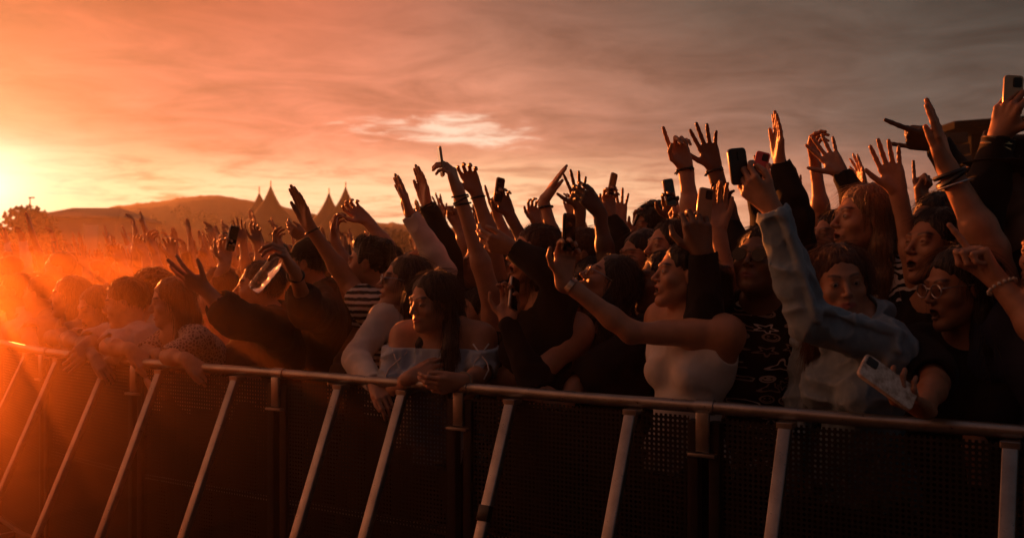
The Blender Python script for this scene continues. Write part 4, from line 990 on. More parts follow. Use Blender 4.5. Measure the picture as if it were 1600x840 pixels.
# ---------------------------------------------------------------- the crowd barrier
def bar_point(t, k=0, z=0): return A0 + UB * t + NB * k + V3(0, 0, z)
def barrier_parts():
    """one panel one metre-ish wide, in its own space: +X along the rail, +Y to the crowd, origin at its left end on the ground"""
    wd = .93; root = empty('crowd_barrier'); M_ = MAT['barrier_metal']
    mb = MB(); mb.tube([(.006, 0, RAILZ), (.25, 0, RAILZ), (.5, 0, RAILZ - .0015), (.75, 0, RAILZ), (wd - .006, 0, RAILZ)], .0200, 20); autosmooth(mb.build('top_rail', M_, root))
    for x in (.035, wd - .035):
        mb = MB(); mb.box((x, 0, RAILZ / 2 - .02), (.018, 0, 0), (0, .018, 0), (0, 0, RAILZ / 2 - .022), .004); autosmooth(mb.build('post', MAT['dark_steel'], root))
    V = [(.053, -.004, .10), (wd - .053, -.004, .10), (wd - .053, -.004, RAILZ - .03), (.053, -.004, RAILZ - .03)]; V += [(a, b + .003, c) for a, b, c in V]
    o = mesh_obj('perforated_panel', V, [[0, 1, 2, 3], [7, 6, 5, 4], [0, 4, 5, 1], [1, 5, 6, 2], [2, 6, 7, 3], [3, 7, 4, 0]], MAT['perforated_sheet'], root, False)
    uv = o.data.uv_layers.new(name='UVMap'); 
    for l in o.data.loops: co = o.data.vertices[l.vertex_index].co; uv.data[l.index].uv = (co.x, co.z)
    mb = MB(); mb.box((wd / 2, 0, .09), (wd / 2 - .055, 0, 0), (0, .014, 0), (0, 0, .014), .003); autosmooth(mb.build('cross_rail', M_, root)); mb = MB(); mb.box((wd / 2, .012, .60), (wd / 2 - .055, 0, 0), (0, .010, 0), (0, 0, .012), .003); autosmooth(mb.build('cross_rail', M_, root))
    for x in (.20, .70):
        a, b = V3(x, -.030, RAILZ - .035), V3(x, -.50, .045); d = nrm(b - a)
        mb = MB(); mb.box((a + b) / 2, (.0195, 0, 0), nrm(np.cross(d, (1, 0, 0))) * .013, d * np.linalg.norm(b - a) / 2, .004); br = autosmooth(mb.build('brace', M_, root))
        mb = MB(); mb.box((x, -.02, RAILZ - .03), (.024, 0, 0), (0, .026, 0), (0, 0, .009), .003); autosmooth(mb.build('bracket', M_, br))
    mb = MB(); a = lerp(V3(.45, -.03, RAILZ - .035), V3(.45, -.50, .045), .80); mb.box(a, (.226, 0, 0), (0, .012, 0), (0, 0, .014), .003); mb.box(a + V3(0, a[1] * 0 + .17, 0), (.226, 0, 0), (0, .012, 0), (0, 0, .014), .003)
    for x in (.2, .7): mb.box(a + V3(x - .45, .085, -.0), (.012, 0, 0), (0, .073, 0), (0, 0, .011), .003)
    autosmooth(mb.build('step_frame', M_, root))
    mb = MB(); mb.box((wd / 2, .20, .014), (wd / 2 - .008, 0, 0), (0, .74, 0), (0, 0, .006), .004); autosmooth(mb.build('floor_plate', MAT['dark_steel'], root))
    mb = MB(); mb.tube([(-.030, 0, RAILZ), (.030, 0, RAILZ)], .0238, 20); mb.box((0, -.022, RAILZ - .075), (.022, 0, 0), (0, .006, 0), (0, 0, .060), .003)
    mb.box((0, -.024, RAILZ - .145), (.045, 0, 0), (0, .016, 0), (0, 0, .005), .002); autosmooth(mb.build('joint_clamp', M_, root))
    return root
def copy_tree(o, parent=None):
    c = o.copy(); COL.objects.link(c); c.parent = parent
    for ch in o.children: copy_tree(ch, c)
    return c
# left ends of the panels, measured along the rail from the right edge of the view
proto = barrier_parts(); PW = .93
def t_of(px):
    d = D(px, 0); return float(np.dot(V3((px - 800) / FPX * d, d, 0) - A0, UB))
T0 = t_of(722)
BL = ['under the elbow in the denim sleeve', 'under the crowd at the far right edge']
rot = math.atan2(-UB[1], -UB[0]); rot2 = math.atan2(-UB2[1], -UB2[0]); NST = 2; UBM = nrm(UB * .55 + UB2 * .45); TB = T0 + NST * PW; PB = bar_point(TB)
lab = {0: 'from the tied-sleeve top to the white tank top', 1: 'in front of the doodle shirt and the denim jacket', 2: 'at the right edge in front of the black shirt', 3: 'outermost on the right, just past the edge of the view',
       -1: 'in front of the tied-sleeve top', -2: 'in front of the crew in black below the bottle', -3: 'in front of the lace dress', -4: 'in front of the cream shirt in the haze', -5: 'fifth to the left from the tied-sleeve top',
       -6: 'sixth to the left from the tied-sleeve top', -7: 'seventh to the left from the tied-sleeve top', -8: 'eighth to the left from the tied-sleeve top', -9: 'ninth to the left from the tied-sleeve top', -10: 'leftmost of the row, deep in the orange haze'}
for i in [j for j in range(-10, 4) if j] + [0]:
    b = proto if i == 0 else copy_tree(proto)
    sh_ = {1: (.06, .15), -1: (.16, -.02), 0: (.03, -.01)}.get(i)
    if sh_:
        for q_, ch in enumerate(sorted([c for c in b.children if c.name.startswith('brace')], key=lambda c: c.name)): ch.location.x = sh_[q_ % 2]
    if i >= -NST: b.location = tuple(bar_point(T0 - i * PW)); b.rotation_euler = (0, 0, rot)
    elif i == -NST - 1: b.location = tuple(PB + UBM * PW); b.rotation_euler = (0, 0, math.atan2(-UBM[1], -UBM[0]))
    else: b.location = tuple(PB + UBM * PW + UB2 * (-i - NST - 1) * PW); b.rotation_euler = (0, 0, rot2)
    tag(b, 'metal crowd barrier panel ' + lab[i], 'barrier', 'crowd barriers along the pit')
# ---------------------------------------------------------------- haze in the evening air
mb = MB(); mb.box((0, 80, 8), (190, 0, 0), (0, 118, 0), (0, 0, 9.2))
haze = mb.build('haze', None) if False else mesh_obj('haze', mb.v, mb.f, [], None, False)
hm = bpy.data.materials.new('haze_air'); hm.use_nodes = True; nt = hm.node_tree; nt.nodes.clear(); ou = nt.nodes.new('ShaderNodeOutputMaterial'); pv = nt.nodes.new('ShaderNodeVolumePrincipled')
pv.inputs['Color'].default_value = (.9, .86, .82, 1); pv.inputs['Density'].default_value = .0007; pv.inputs['Anisotropy'].default_value = .62; nt.links.new(pv.outputs[0], ou.inputs['Volume'])
haze.data.materials.append(hm); haze['kind'] = 'stuff'; hm.cycles.homogeneous_volume = True if hasattr(hm, 'cycles') and hasattr(hm.cycles, 'homogeneous_volume') else None

def glow_smoke(name, c, r, dens, g, col):
    mb = MB(); mb.ball((0, 0, 0), 1, 40, 24); V = np.array(mb.v) * V3(r); V[:, 2] += .10 * r[2] * np.sin(V[:, 0] * 1.3) * np.cos(V[:, 1] * .9)
    o = mesh_obj(name, V + V3(c), mb.f, [], None, True); m = bpy.data.materials.new(name); m.use_nodes = True; nt = m.node_tree; nt.nodes.clear()
    ou = nt.nodes.new('ShaderNodeOutputMaterial'); pv = nt.nodes.new('ShaderNodeVolumePrincipled'); pv.inputs['Color'].default_value = (*col, 1); pv.inputs['Density'].default_value = dens; pv.inputs['Anisotropy'].default_value = g
    nt.links.new(pv.outputs[0], ou.inputs['Volume']); o.data.materials.append(m); o['kind'] = 'stuff'
for i_, (f_, dd_) in enumerate(((1.13, .012), (1, .022), (.88, .036), (.74, .06), (.58, .09), (.42, .12))): glow_smoke('glow_smoke', V3(-3.7, 5.5, .89), (3.9 * f_, 3.9 * f_, .84 * f_), dd_, .68, (.97, .50, .17))  # tinted volume added to imitate lens-flare glow over the left crowd

# unseen stage front, added behind the camera to shade the barrier from low sky
st = empty('stage', tuple(bar_point(1.5, -4.6))); tag(st, 'unseen low black stage front, added to shade the barrier across the pit', 'stage')
mb = MB(); mb.box((0, 0, .75), UB * 9, NB * .03, (0, 0, .75)); mb.build('shade_skirt', MAT['cloth_black'], st)
mb = MB(); mb.box(-NB * 3 + V3(0, 0, 1.56), UB * 9.1, NB * 3.1, (0, 0, .055)); mb.build('deck', MAT['dark_canopy'], st)
mb = MB(); mb.box(-NB * 6 + V3(0, 0, 4.6), UB * 9.1, NB * .05, (0, 0, 3.0)); mb.build('shade_backdrop', MAT['cloth_black'], st)
# ---------------------------------------------------------------- held things
def phone_obj(label, c, up, n, case='black_plastic', sz=(.072, .150, .009), screen_side=-1, group=None):
    """c centre, up long axis, n normal of the back (towards the side with the camera)"""
    up = nrm(up); n = nrm(n - up * np.dot(n, up)); x = np.cross(up, n); w, h, t = sz
    root = empty('smartphone', c); tag(root, label, 'smartphone', group)
    mb = MB(); mb.box((0, 0, 0), x * w / 2, up * h / 2, n * t / 2, .011); autosmooth(mb.build('case', MAT[case], root))
    mb = MB(); mb.box(-n * (t / 2 + .0006), x * (w / 2 - .003), up * (h / 2 - .003), n * .0008, .009); autosmooth(mb.build('screen', MAT['phone_screen'], root))
    mb = MB(); mb.box(n * (t / 2 + .001) + up * (h / 2 - .022) + x * (w / 2 - .020), x * .013, up * .015, n * .0016, .005); autosmooth(mb.build('camera_bump', MAT['black_plastic'], root))
    return root
def hold(B, side, label, case='black_plastic', turn=32, along=.105, out=.026, tilt=0.0, side_tilt=0.0, land=False, at=None, to=None, flip=1, sz=(.060, .122, .009)):
    A = [a for a in B['arms'] if a['side'] == side][0]; x, y, z = A['fr']
    c = A['wr'] + (y * along + z * out) * A['hs']; up = nrm(y + z * tilt + x * side_tilt); n = -z
    if land: up = x
    if at is not None:
        dd = c[1]; c = W(at[0], at[1], dd); up = nrm(W(to[0], to[1], dd + (at[2] if len(at) > 2 else 0)) - c)
    if at is not None: c = c - up * .022
    if turn:
        q = math.radians(turn); n = nrm(n - up * np.dot(n, up)); n = n * math.cos(q) + np.cross(up, n) * math.sin(q)
    return phone_obj(label, c, up, n * flip, case, sz)
def RY(px, dy=0): return (px, HORY + (CAMZ - 1.13) / D(px, 0) * FPX + dy)
def A_(side, el, wr, tip, pose='open', palm=0, **k):
    f = lambda p: p if isinstance(p, np.ndarray) or len(p) == 3 else (p[0], p[1], k.get('far', .35))
    return dict(side=side, el=f(el), wr=f(wr), tip=f(tip), pose=pose, palm=palm, **{q: v for q, v in k.items() if q != 'far'})
def wear(kind, mat, **k): return dict(kind=kind, mat=MAT[mat], **k)
PEOPLE = []; OCC = []
def person(label, px, py, k, **sp):
    sp['label'] = label; sp['head'] = P(px, py, k); sp.setdefault('seed', len(PEOPLE) + 3)
    lo = sp.pop('lean_over', 0)
    if lo:
        T_ = yawdir(sp.get('tyaw', 45)); s_ = sp.get('h', 1.66) / 1.66; nk = sp['head'] - V3(0, 0, .165 * s_) - T_ * .03; nb = NB2 if px < 330 else NB
        pl = nk + nb * lo; sp['neck'] = nk; sp['pelvis'] = V3(pl[0], pl[1], nk[2] - math.sqrt(max(.05, (.50 * s_) ** 2 - lo * lo)))
    B = make_person(sp); PEOPLE.append((px, k, B)); OCC.append((B['org'][0], B['org'][1])); return B
def raiser(label, k, el, wr, tip, pose='open', palm=0, side='L', sleeve=False, top='cloth_black', male=False, skin='skin_tan', hair='short', hairc='hair_dark', yaw=70, extra=(), head=None, fat=1.0, res=.005, hside=0, drop=.27, **kw):
    """someone in the crowd seen mostly by the raised arm: the arm is placed first, the body hangs below it"""
    s = 1.05 if male else 1.0; E = P(el[0], el[1], k); sg = -1 if side == 'L' else 1
    T = frame(yawdir(yaw * .6 + 15)); X = np.cross(T[1], V3(0, 0, 1))
    sh = E + V3(0, 0, -drop * s) - T[1] * .06 - X * sg * .03
    if head is not None:
        H = P(head[0], head[1], head[2] if len(head) > 2 else k); nk = H - V3(0, 0, .185 * s)
        sh = nk + X * sg * .15 * s + V3(0, 0, .012)
    nk = sh - X * sg * .135 * s - V3(0, 0, .012)
    H_ = nk + V3(0, 0, .185 * s) + T[1] * .02 if head is None else H
    a = dict(side=side, sh=sh, el=E if head is None else (el[0], el[1], .2), wr=(wr[0], wr[1], kw.pop('wf', .2)), tip=(tip[0], tip[1], kw.pop('tf', .2)), pose=pose, palm=palm, fat=fat)
    arms = [a] + kw.pop('arms2', [])
    sl = {side: 1.95 if sleeve else .3}
    sp = dict(label=label, head=H_, neck=nk, yaw=yaw, pitch=kw.pop('pitch', 8), male=male, h=1.66 * s, skin=skin, hair=hair, hairc=hairc, arms=arms, res=res, gres=.009, eyes=False, seed=len(PEOPLE) + 11,
              wear=kw.pop('wear', [wear('long' if sleeve else 'tee', top, sleeve=sl, loose=.006 if sleeve else 0, fold=.007)]), extra=list(extra), **kw)
    B = make_person(sp); PEOPLE.append((el[0], k, B)); OCC.append((B['org'][0], B['org'][1])); return B
HR_ = .0036
# ================================================================ front row, from the right
b = person('person with glasses in a black shirt at the rail, right of the denim jacket', 1497, 447, .20, yaw=78, pitch=-6, tyaw=40, res=HR_, gres=.007, hair='long', hairc='hair_black', skin='skin_tan', strands=500, lean=.02,
    wear=[wear('tee', 'cloth_black', sleeve=.75, loose=.012)], trousers='cloth_charcoal', extra=[glasses('lens_clear', 'metal')],
    arms=[dict(side='R', el=(1462, 598, -1), wr=(1442, 640, -1), tip=(1392, 612, -.8), pose='grip', palm=120)])
phone_obj('phone in a worn marbled case, held low over the rail', W(1387, 597, b['arms'][0]['wr'][1] + b['arms'][0]['hd'][1] * .09 - .022), V3(-.75, .1, .55), V3(.25, -.8, .55), 'marbled_case', (.075, .155, .012))
person('person with a pale beaded bracelet pointing up with one finger at the right edge', 1655, 395, .12, yaw=75, tyaw=45, res=HR_, male=True, skin='skin_fair', hair='short', eyes=False,
    wear=[wear('tee', 'cloth_navy')], extra=[band('L', .90, .0055, .030, 'thread', 1, 'beaded_bracelet', 16)], arms=[dict(side='L', el=(1640, 535, -.3), wr=(1558, 438, .3), tip=(1490, 338, .3), pose='point', palm=-60, fat=1.12, hs=1.05)])
b = person('person in a faded blue denim jacket, face half hidden behind the raised sleeve', 1313, 440, .12, mouth=0, neck=P(1338, 512, .15), shrug=.03, yaw=8, pitch=-3, roll=-6, tyaw=60, res=HR_, gres=.005, hair='long', hairc='hair_auburn', skin='skin_fair', strands=900, gaze=(.1, -.05),
    wear=[wear('jacket', 'denim', fold=.011, fr=15, seams=True, sleeve=dict(L=1.93, R=1.9), loose=-.004, off=.013)],
    arms=[dict(side='L', sh=P(1388, 540, .06), el=(1262, 500, -.8), wr=(1204, 322, -.15), tip=(1150, 268, .1), pose='grip', palm=160, fat=.95)])
hold(b, 'L', 'dark phone held up sideways by the denim sleeve', 'black_plastic', at=(1152, 248), to=(1146, 205), turn=55, sz=(.060, .105, .011))
person('person with glasses in a black shirt printed with white doodles, looking up', 1190, 408, .27, mouth=0, shrug=.03, yaw=38, pitch=14, roll=4, tyaw=35, male=True, res=HR_, gres=.006, hair='short', hairc='hair_black', skin='skin_brown', h=1.70,
    wear=[wear('tee', 'cloth_doodles', sleeve=.5, loose=.014, fold=.008), wear('long', 'cloth_black', sleeve=dict(R=1.97), loose=.012, fold=.009, off=.007, only_sleeves=True, name='black_sleeve')], extra=[glasses('glass_dark', 'black_plastic')],
    arms=[dict(side='R', el=(1103, 562, -.7), wr=(1098, 398, -.1), tip=(1086, 330, .1), pose='cup', palm=190, hs=1.05)])
hold(PEOPLE[-1][2], 'R', 'phone in a pale gold case held above the black sleeve', 'phone_gold', at=(1102, 312), to=(1108, 260), flip=1)
b = person('person in a white tank top shouting, a watch on the arm stretched forward', 1068, 428, .16, yaw=84, pitch=8, mouth=.8, tyaw=52, res=HR_, gres=.005, hair='pony', hairc='hair_dark', skin='skin_fair', strands=300, lean=-.03, crane=.0, shrug=.02,
    bust=.7, h=1.6, wear=[wear('tank', 'cloth_white', fold=.004, bust=.72, off=.009)], extra=[watch('L', .9)],
    arms=[dict(side='L', el=(930, 520, .1), wr=(880, 437, .3), tip=(886, 368, .2), pose='cup', palm=20), dict(side='R', up=.8, el=(1142, 460, .4), wr=(1122, 360, .4), tip=(1118, 300, .3), pose='relaxed', palm=10)])
hold(b, 'L', 'black phone held upright above the wristwatch in front of the white tank top', 'black_plastic', at=(889, 352), to=(890, 300))
person('person with glasses all in black, head tipped far back', 952, 442, .42, yaw=86, pitch=34, tyaw=55, res=HR_, gres=.007, hair='long', hairc='hair_black', skin='skin_fair', strands=500, mouth=.2, lean=-.04, h=1.70,
    wear=[wear('tee', 'cloth_black', sleeve=.8, loose=.02)], extra=[glasses('lens_clear', 'metal')], arms=[A_('L', (905, 600), (880, 628), (850, 622), 'rest', 180, far=-.2)])
b = person('person in a black strap top, necklace and black arm warmer, leaning on the rail', 832, 443, .26, yaw=82, pitch=2, tyaw=48, res=HR_, gres=.005, hair='longback', hairc='hair_brown', skin='skin_fair', strands=500, shrug=.045, mouth=.3,
    wear=[wear('strap', 'cloth_black')], extra=[],
    arms=[dict(side='L', el=(832, 596, -.5), wr=(793, 503, .2), tip=(800, 452, .2), pose='cup', palm=-20, fat=1.12), dict(side='R', el=(805, 592, -.5), wr=(757, 585, .2), tip=(735, 600, -.2), pose='rest', palm=180, fat=1.1)])
hold(b, 'L', 'thin phone seen edge-on in front of the necklace', 'phone_silver', at=(804, 450, .02), to=(806, 425), turn=78)
def forearm_sleeve(B, side, mat, t0=-.25, t1=.98):
    A = [a for a in B['arms'] if a['side'] == side][0]; g = B['s'] * A['a'].get('fat', 1)
    pr = [cap(lerp(A['el'], A['sh'], -t0 * .8), A['el'], .046 * g, .044 * g, .02), cap(A['el'], lerp(A['el'], A['wr'], .3), .044 * g, .044 * g, .02), cap(lerp(A['el'], A['wr'], .3), lerp(A['el'], A['wr'], t1), .044 * g, .031 * g, .02)]
    V, F = solid(pr, .006, disp=folds(.006, 18, 3)); o = mesh_obj('arm_warmer', V - B['org'] * V3(1, 1, 0), F, MAT[mat], B['root'])
forearm_sleeve(b, 'L', 'cloth_black')
def necklace(B):
    nk, F, X, U = B['nk'], B['F'], B['X'], B['U']; pts = []
    for i in range(17):
        a = math.pi * (i / 16 * 1.1 - .05); pts.append(nk + X * math.cos(a) * .072 + F * (.02 + math.sin(a) * .055) + U * (.035 - math.sin(a) * .035) - B['org'] * V3(1, 1, 0))
    mb = MB(); mb.tube(pts, .0018, 6)
    for i in range(16): mb.ball(lerp(pts[i], pts[i + 1], .5), .0032, 6, 5)
    autosmooth(mb.build('necklace', MAT['gold'], B['root']))
necklace(b)
# the woman with the tied off-shoulder sleeves
b = person('person in a pale blue off-shoulder top with tied sleeves, both hands over the rail', 676, 470, .12, mouth=0, yaw=48, pitch=-7, roll=2, tyaw=16, res=.0033, gres=.0045, hair='longfront', hairc='hair_dark', skin='skin_fair', strands=1200, gaze=(-.3, -.15), crane=.02, shrug=.065,
    wear=[wear('off', 'cloth_skyblue', drop=.070, fold=.010, fr=20, sleeve=.72)], extra=[band('R', .94, .0028, .029, 'white_plastic', 2), band('L', .95, .006, .030, 'cloth_beige', 1, 'scrunchie')],
    arms=[dict(side='R', el=(612, 612, -.3), wr=(640, 590, -.6), tip=(697, 570, .0), pose='droop', palm=160), dict(side='L', el=(752, 585, -.3), wr=(722, 596, -.6), tip=(672, 604, -.2), pose='rest', palm=150)])
def ties(B):
    o = B['org'] * V3(1, 1, 0)
    for A in B['arms']:
        c = lerp(A['sh'], A['el'], .45) + nrm(V3(0, -1, 0) - nrm(A['el'] - A['sh']) * 0) * .071; d = nrm(A['el'] - A['sh']); x = nrm(np.cross(d, V3(0, -1, 0)))
        for sx in (-1, 1):
            mb = MB(); mb.tube([c - d * .05 + x * sx * .03 - o, c - d * .01 + x * sx * .004 + V3(0, -.006, 0) - o, c + d * .03 - x * sx * .024 - o, c + d * .06 - x * sx * .03 - o, c + d * .10 - x * sx * .012 - o], .0032, 6); mb.build('tie_cord', MAT['cloth_white'], B['root'], True)
ties(b)
b = person('person in a cream long-sleeved top with one sleeve raised high, elbow on the rail', 632, 440, .38, yaw=80, pitch=10, smile=1, mouth=.5, tyaw=50, res=HR_, gres=.006, hair='long', hairc='hair_brown', skin='skin_fair', strands=400, h=1.70,
    wear=[wear('long', 'cloth_cream', fold=.006, loose=.003)], extra=[glasses('glass_dark', 'metal'), band('R', .98, .004, .030, 'black_plastic')],
    arms=[dict(side='L', sh=P(600, 498, .30), el=(554, 560, -.5), wr=(586, 598, -1), tip=(604, 622, -.4), pose='rest', palm=160), dict(side='R', up=1, el=(694, 425, .3), wr=(641, 336, .3), tip=(622, 284, .2), pose='flat', palm=-70)])
person('person in a black and white striped shirt, long bare arm raised to the sky', 576, 412, .62, yaw=96, pitch=4, tyaw=75, res=HR_, gres=.006, hair='quiff', hairc='hair_black', skin='skin_tan', strands=300, male=True, h=1.68, eyes=False,
    wear=[wear('tee', 'cloth_striped', sleeve=.35, fold=.006)], extra=[band('L', .93, .004, .029, 'black_plastic')],
    arms=[dict(side='L', up=.5, sh=None or P(572, 478, .50), el=(545, 442, .2), wr=(484, 354, .3), tip=(458, 288, .2), pose='flat', palm=-60), dict(side='R', el=(540, 560, -.2), wr=(525, 582, -.6), tip=(525, 605, -.2), pose='rest', palm=180)])
b = person('person in a black cap and black jacket, wristband arm holding out a plastic bottle', 482, 412, .72, yaw=100, pitch=2, tyaw=80, res=HR_, male=True, hair='short', hairc='hair_black', skin='skin_tan', eyes=False, h=1.70,
    wear=[wear('jacket', 'cloth_black', sleeve=dict(L=1.45, R=1.9))], extra=[headwear('cap'), band('L', .9, .005, .029, 'black_plastic')],
    arms=[dict(side='L', sh=P(500, 492, .45), el=(480, 486, -1), wr=(460, 424, -1), tip=(434, 380, -.3), pose='cup', palm=-100), dict(side='R', el=(505, 560, -.2), wr=(492, 580, -.6), tip=(488, 600, -.2), pose='rest', palm=180)])
def bottle(label, c, ax):
    root = empty('plastic_bottle', c); tag(root, label, 'bottle'); ax = nrm(ax); prof = [(-.10, .024), (-.098, .031), (-.06, .0325), (-.055, .0305), (-.05, .0325), (-.02, .0325), (-.015, .0305), (-.01, .0325), (.03, .0325), (.06, .028), (.078, .015), (.085, .0125), (.10, .0125)]
    mb = MB(); mb.tube([ax * a for a, r in prof], [r for a, r in prof], 22); mesh_obj('bottle_body', mb.v, mb.f, MAT['bottle_plastic'], root)
    mb = MB(); mb.tube([ax * .098, ax * .114], .0145, 16); autosmooth(mb.build('bottle_cap', MAT['white_plastic'], root)); return root
c = W(419, 424, D(419, .10)); bottle('clear plastic bottle glinting in the sunset, tilted in a raised hand', c, W(437, 402, c[1]) - c)
person('person in black stretching a bare forearm flat out over the haze, behind the bottle', 405, 448, .34, yaw=78, pitch=4, tyaw=60, res=HR_, male=True, hair='short', hairc='hair_dark', skin='skin_fair', h=1.72, eyes=False,
    wear=[wear('hoodie', 'cloth_black', sleeve=dict(L=1.25, R=1.9))],
    arms=[dict(side='L', sh=P(428, 512, .22), el=(366, 498, -.2), wr=(322, 454, .2), tip=(270, 420, .2), pose='wave', palm=140), dict(side='R', el=(372, 560, -.3), wr=(392, 585, -.8), tip=(398, 608, -.2), pose='rest', palm=180)])
b = person('person in a pink top with short sleeves holding two phones up over the haze', 338, 450, .45, yaw=85, tyaw=55, res=.004, hair='long', hairc='hair_auburn', skin='skin_pale', h=1.66, eyes=False,
    wear=[wear('tee', 'cloth_pink', sleeve=.5)],
    arms=[dict(side='L', sh=P(352, 505, .46), el=(318, 478, .1), wr=(352, 412, .2), tip=(352, 374, .2), pose='cup', palm=20), dict(side='R', el=(*RY(300, -6), -.2), wr=(*RY(318, -6), -.6), tip=(*RY(335, 8), -.2), pose='rest', palm=170)])
hold(b, 'L', 'phone glowing at its edge in the raised hand of the pink top', 'phone_silver', at=(364, 366), to=(367, 352), sz=(.072, .140, .009))
person('person in a pale lace dress leaning on the rail in the haze', 268, 470, .0, lean_over=.34, yaw=70, pitch=-8, tyaw=45, res=.004, hair='long', hairc='hair_auburn', skin='skin_pale', eyes=False, strands=300, h=1.62,
    wear=[wear('dress', 'lace', sleeve=.9)], arms=[dict(side='L', el=(*RY(262, -6), -.3), wr=(*RY(292, -7), -.6), tip=(*RY(315, 8), -.2), pose='rest', palm=170), dict(side='R', el=(*RY(225, -6), -.3), wr=(*RY(250, -7), -.6), tip=(*RY(266, 8), -.2), pose='rest', palm=170)])
person('person in a loose pale shirt bent over the rail in the orange haze', 196, 472, -.06, lean_over=.38, yaw=80, pitch=-10, tyaw=50, res=.0045, hair='short', hairc='hair_brown', skin='skin_pale', eyes=False, male=True, h=1.66,
    wear=[wear('tee', 'cloth_cream', sleeve=.8, loose=.02, fold=.012)], arms=[dict(side='L', el=(*RY(170, -6), -.3), wr=(*RY(205, -7), -.6), tip=(*RY(225, 8), -.2), pose='rest', palm=170), dict(side='R', el=(*RY(150, -6), -.3), wr=(*RY(140, -7), -.6), tip=(*RY(128, 8), -.2), pose='rest', palm=170)])
person('person in a washed orange shirt at the rail, second from the left edge', 108, 462, -.06, lean_over=.36, yaw=75, pitch=2, tyaw=45, res=.005, hair='long', hairc='hair_blond', skin='skin_pale', eyes=False, h=1.64,
    wear=[wear('tee', 'cloth_beige', sleeve=.5)], arms=[dict(side='L', el=(*RY(80, -6), -.3), wr=(*RY(105, -7), -.6), tip=(*RY(122, 8), -.2), pose='rest', palm=170)])
person('person in a white shirt at the rail, at the left edge of the haze', 22, 455, -.04, lean_over=.34, yaw=70, pitch=4, tyaw=45, res=.005, hair='short', hairc='hair_brown', skin='skin_pale', eyes=False, male=True, h=1.68,
    wear=[wear('long', 'cloth_white')], arms=[dict(side='L', el=(*RY(18, -6), -.3), wr=(*RY(45, -7), -.6), tip=(*RY(62, 8), -.2), pose='rest', palm=170)])
for px_, py_, lb_, mt_, hr_, sd_, yw_, pt_, hc_, k_ in ((62, 458, 'person in a grey top draped over the rail, second from the left edge', 'cloth_grey', 'pony', 41, 95, 4, 'hair_dark', .05), (150, 480, 'person in a cream top draped over the rail, left of the bent pale shirt', 'cloth_cream', 'long', 42, 40, -14, 'hair_blond', -.08),
        (232, 460, 'person in a white top at the rail, between the bent pale shirt and the lace', 'cloth_white', 'curly', 43, 100, 10, 'hair_dark', .12)):
    person(lb_, px_, py_, k_, lean_over=.36, yaw=yw_, pitch=pt_, tyaw=yw_ * .4 + 20, res=.005, hair=hr_, hairc=hc_, skin='skin_pale', eyes=False, h=1.62, seed=sd_, male=sd_ % 2 == 1,
        wear=[wear('tee', mt_, sleeve=.7, loose=.016, fold=.012)], arms=[dict(side='L', el=(*RY(px_ - 20, -4), -.8), wr=(*RY(px_ - 2, 14 + sd_ % 3 * 6), -1), tip=(*RY(px_ + 12, 26 + sd_ % 3 * 8), -.3), pose='rest', palm=170), dict(side='R', el=(*RY(px_ - 45, -8), -.5), wr=(*RY(px_ - 24, -4), -.8), tip=(*RY(px_ - 4, 10), -.3), pose='rest', palm=170)])
# ================================================================ behind the front row, from the right
raiser('person with black wristbands on a big bare arm, hand flat and high at right', .30, (1548, 390), (1480, 262), (1449, 142), 'flat', -100, 'R', male=True, skin='skin_fair', fat=1.2, hs=1, extra=[band('R', .92, .008, .031, 'black_plastic', 2), band('R', .80, .0035, .034, 'metal', 1, 'chain_bracelet')], res=.004, wf=-.2)
b = raiser('person holding a phone highest of all at the right edge, chains round the sleeve', .40, (1532, 330), (1560, 215), (1588, 130), 'cup', 150, 'L', sleeve=True, top='cloth_black', male=True, skin='skin_tan', res=.004, extra=[band('L', .95, .003, .036, 'gold', 3)], head=None)
hold(b, 'L', 'phone in a gold case held highest of all at the right edge', 'phone_gold', at=(1583, 138), to=(1585, 100), turn=55)
raiser('person in a wide brimmed black hat at the right edge', .46, (1612, 380), (1556, 290), (1545, 245), 'relaxed', 60, 'L', male=False, skin='skin_brown', head=(1585, 290, .50), extra=[headwear('hat')], res=.005)
raiser('person whose dark gloved hand points left behind the big flat hand', .95, (1535, 330), (1465, 225), (1385, 208), 'horns', 150, 'L', sleeve=True, skin='skin_dark', male=True, res=.0045)
raiser('person with a bare arm up between the zebra top and the big flat hand', .55, (1432, 425), (1403, 300), (1378, 215), 'open', 10, 'L', skin='skin_fair', res=.004, male=False, hair='short')
raiser('person with one finger up, small between two big raised hands', 1.7, (1458, 360), (1440, 312), (1437, 256), 'point', 40, 'L', skin='skin_tan')
person('person in a black and white zebra print top looking left over the denim jacket', 1350, 342, .62, yaw=82, pitch=6, tyaw=55, res=HR_, gres=.006, hair='long', hairc='hair_blond', skin='skin_fair', strands=900, h=1.80,
    wear=[wear('tee', 'cloth_zebra', sleeve=.6, loose=.01)], arms=[dict(side='L', el=(1425, 530, 0), wr=(1440, 600, 0), tip=(1440, 640, 0), pose='rest')])
person('person in charcoal looking left from behind the bare raised arm, near the right edge', 1462, 352, 1.15, yaw=62, pitch=4, tyaw=55, res=.004, hair='short', hairc='hair_black', skin='skin_brown', male=True, h=1.78, wear=[wear('tee', 'cloth_charcoal')])
raiser('person in a dark sleeve, slim hand held straight up in the gap of sky', .85, (1248, 340), (1218, 250), (1214, 166), 'flat', -70, 'L', sleeve=True, skin='skin_fair', res=.004)
raiser('person with a clawed hand up, fingers crooked against the grey sky', 1.25, (1285, 345), (1274, 258), (1266, 190), 'claw', 60, 'L', skin='skin_tan', res=.0045)
raiser('person in a dark sleeve, open hand leaning left beside the clawed hand', 1.05, (1348, 330), (1314, 272), (1284, 225), 'spread', 15, 'L', sleeve=True, skin='skin_fair', res=.0045)
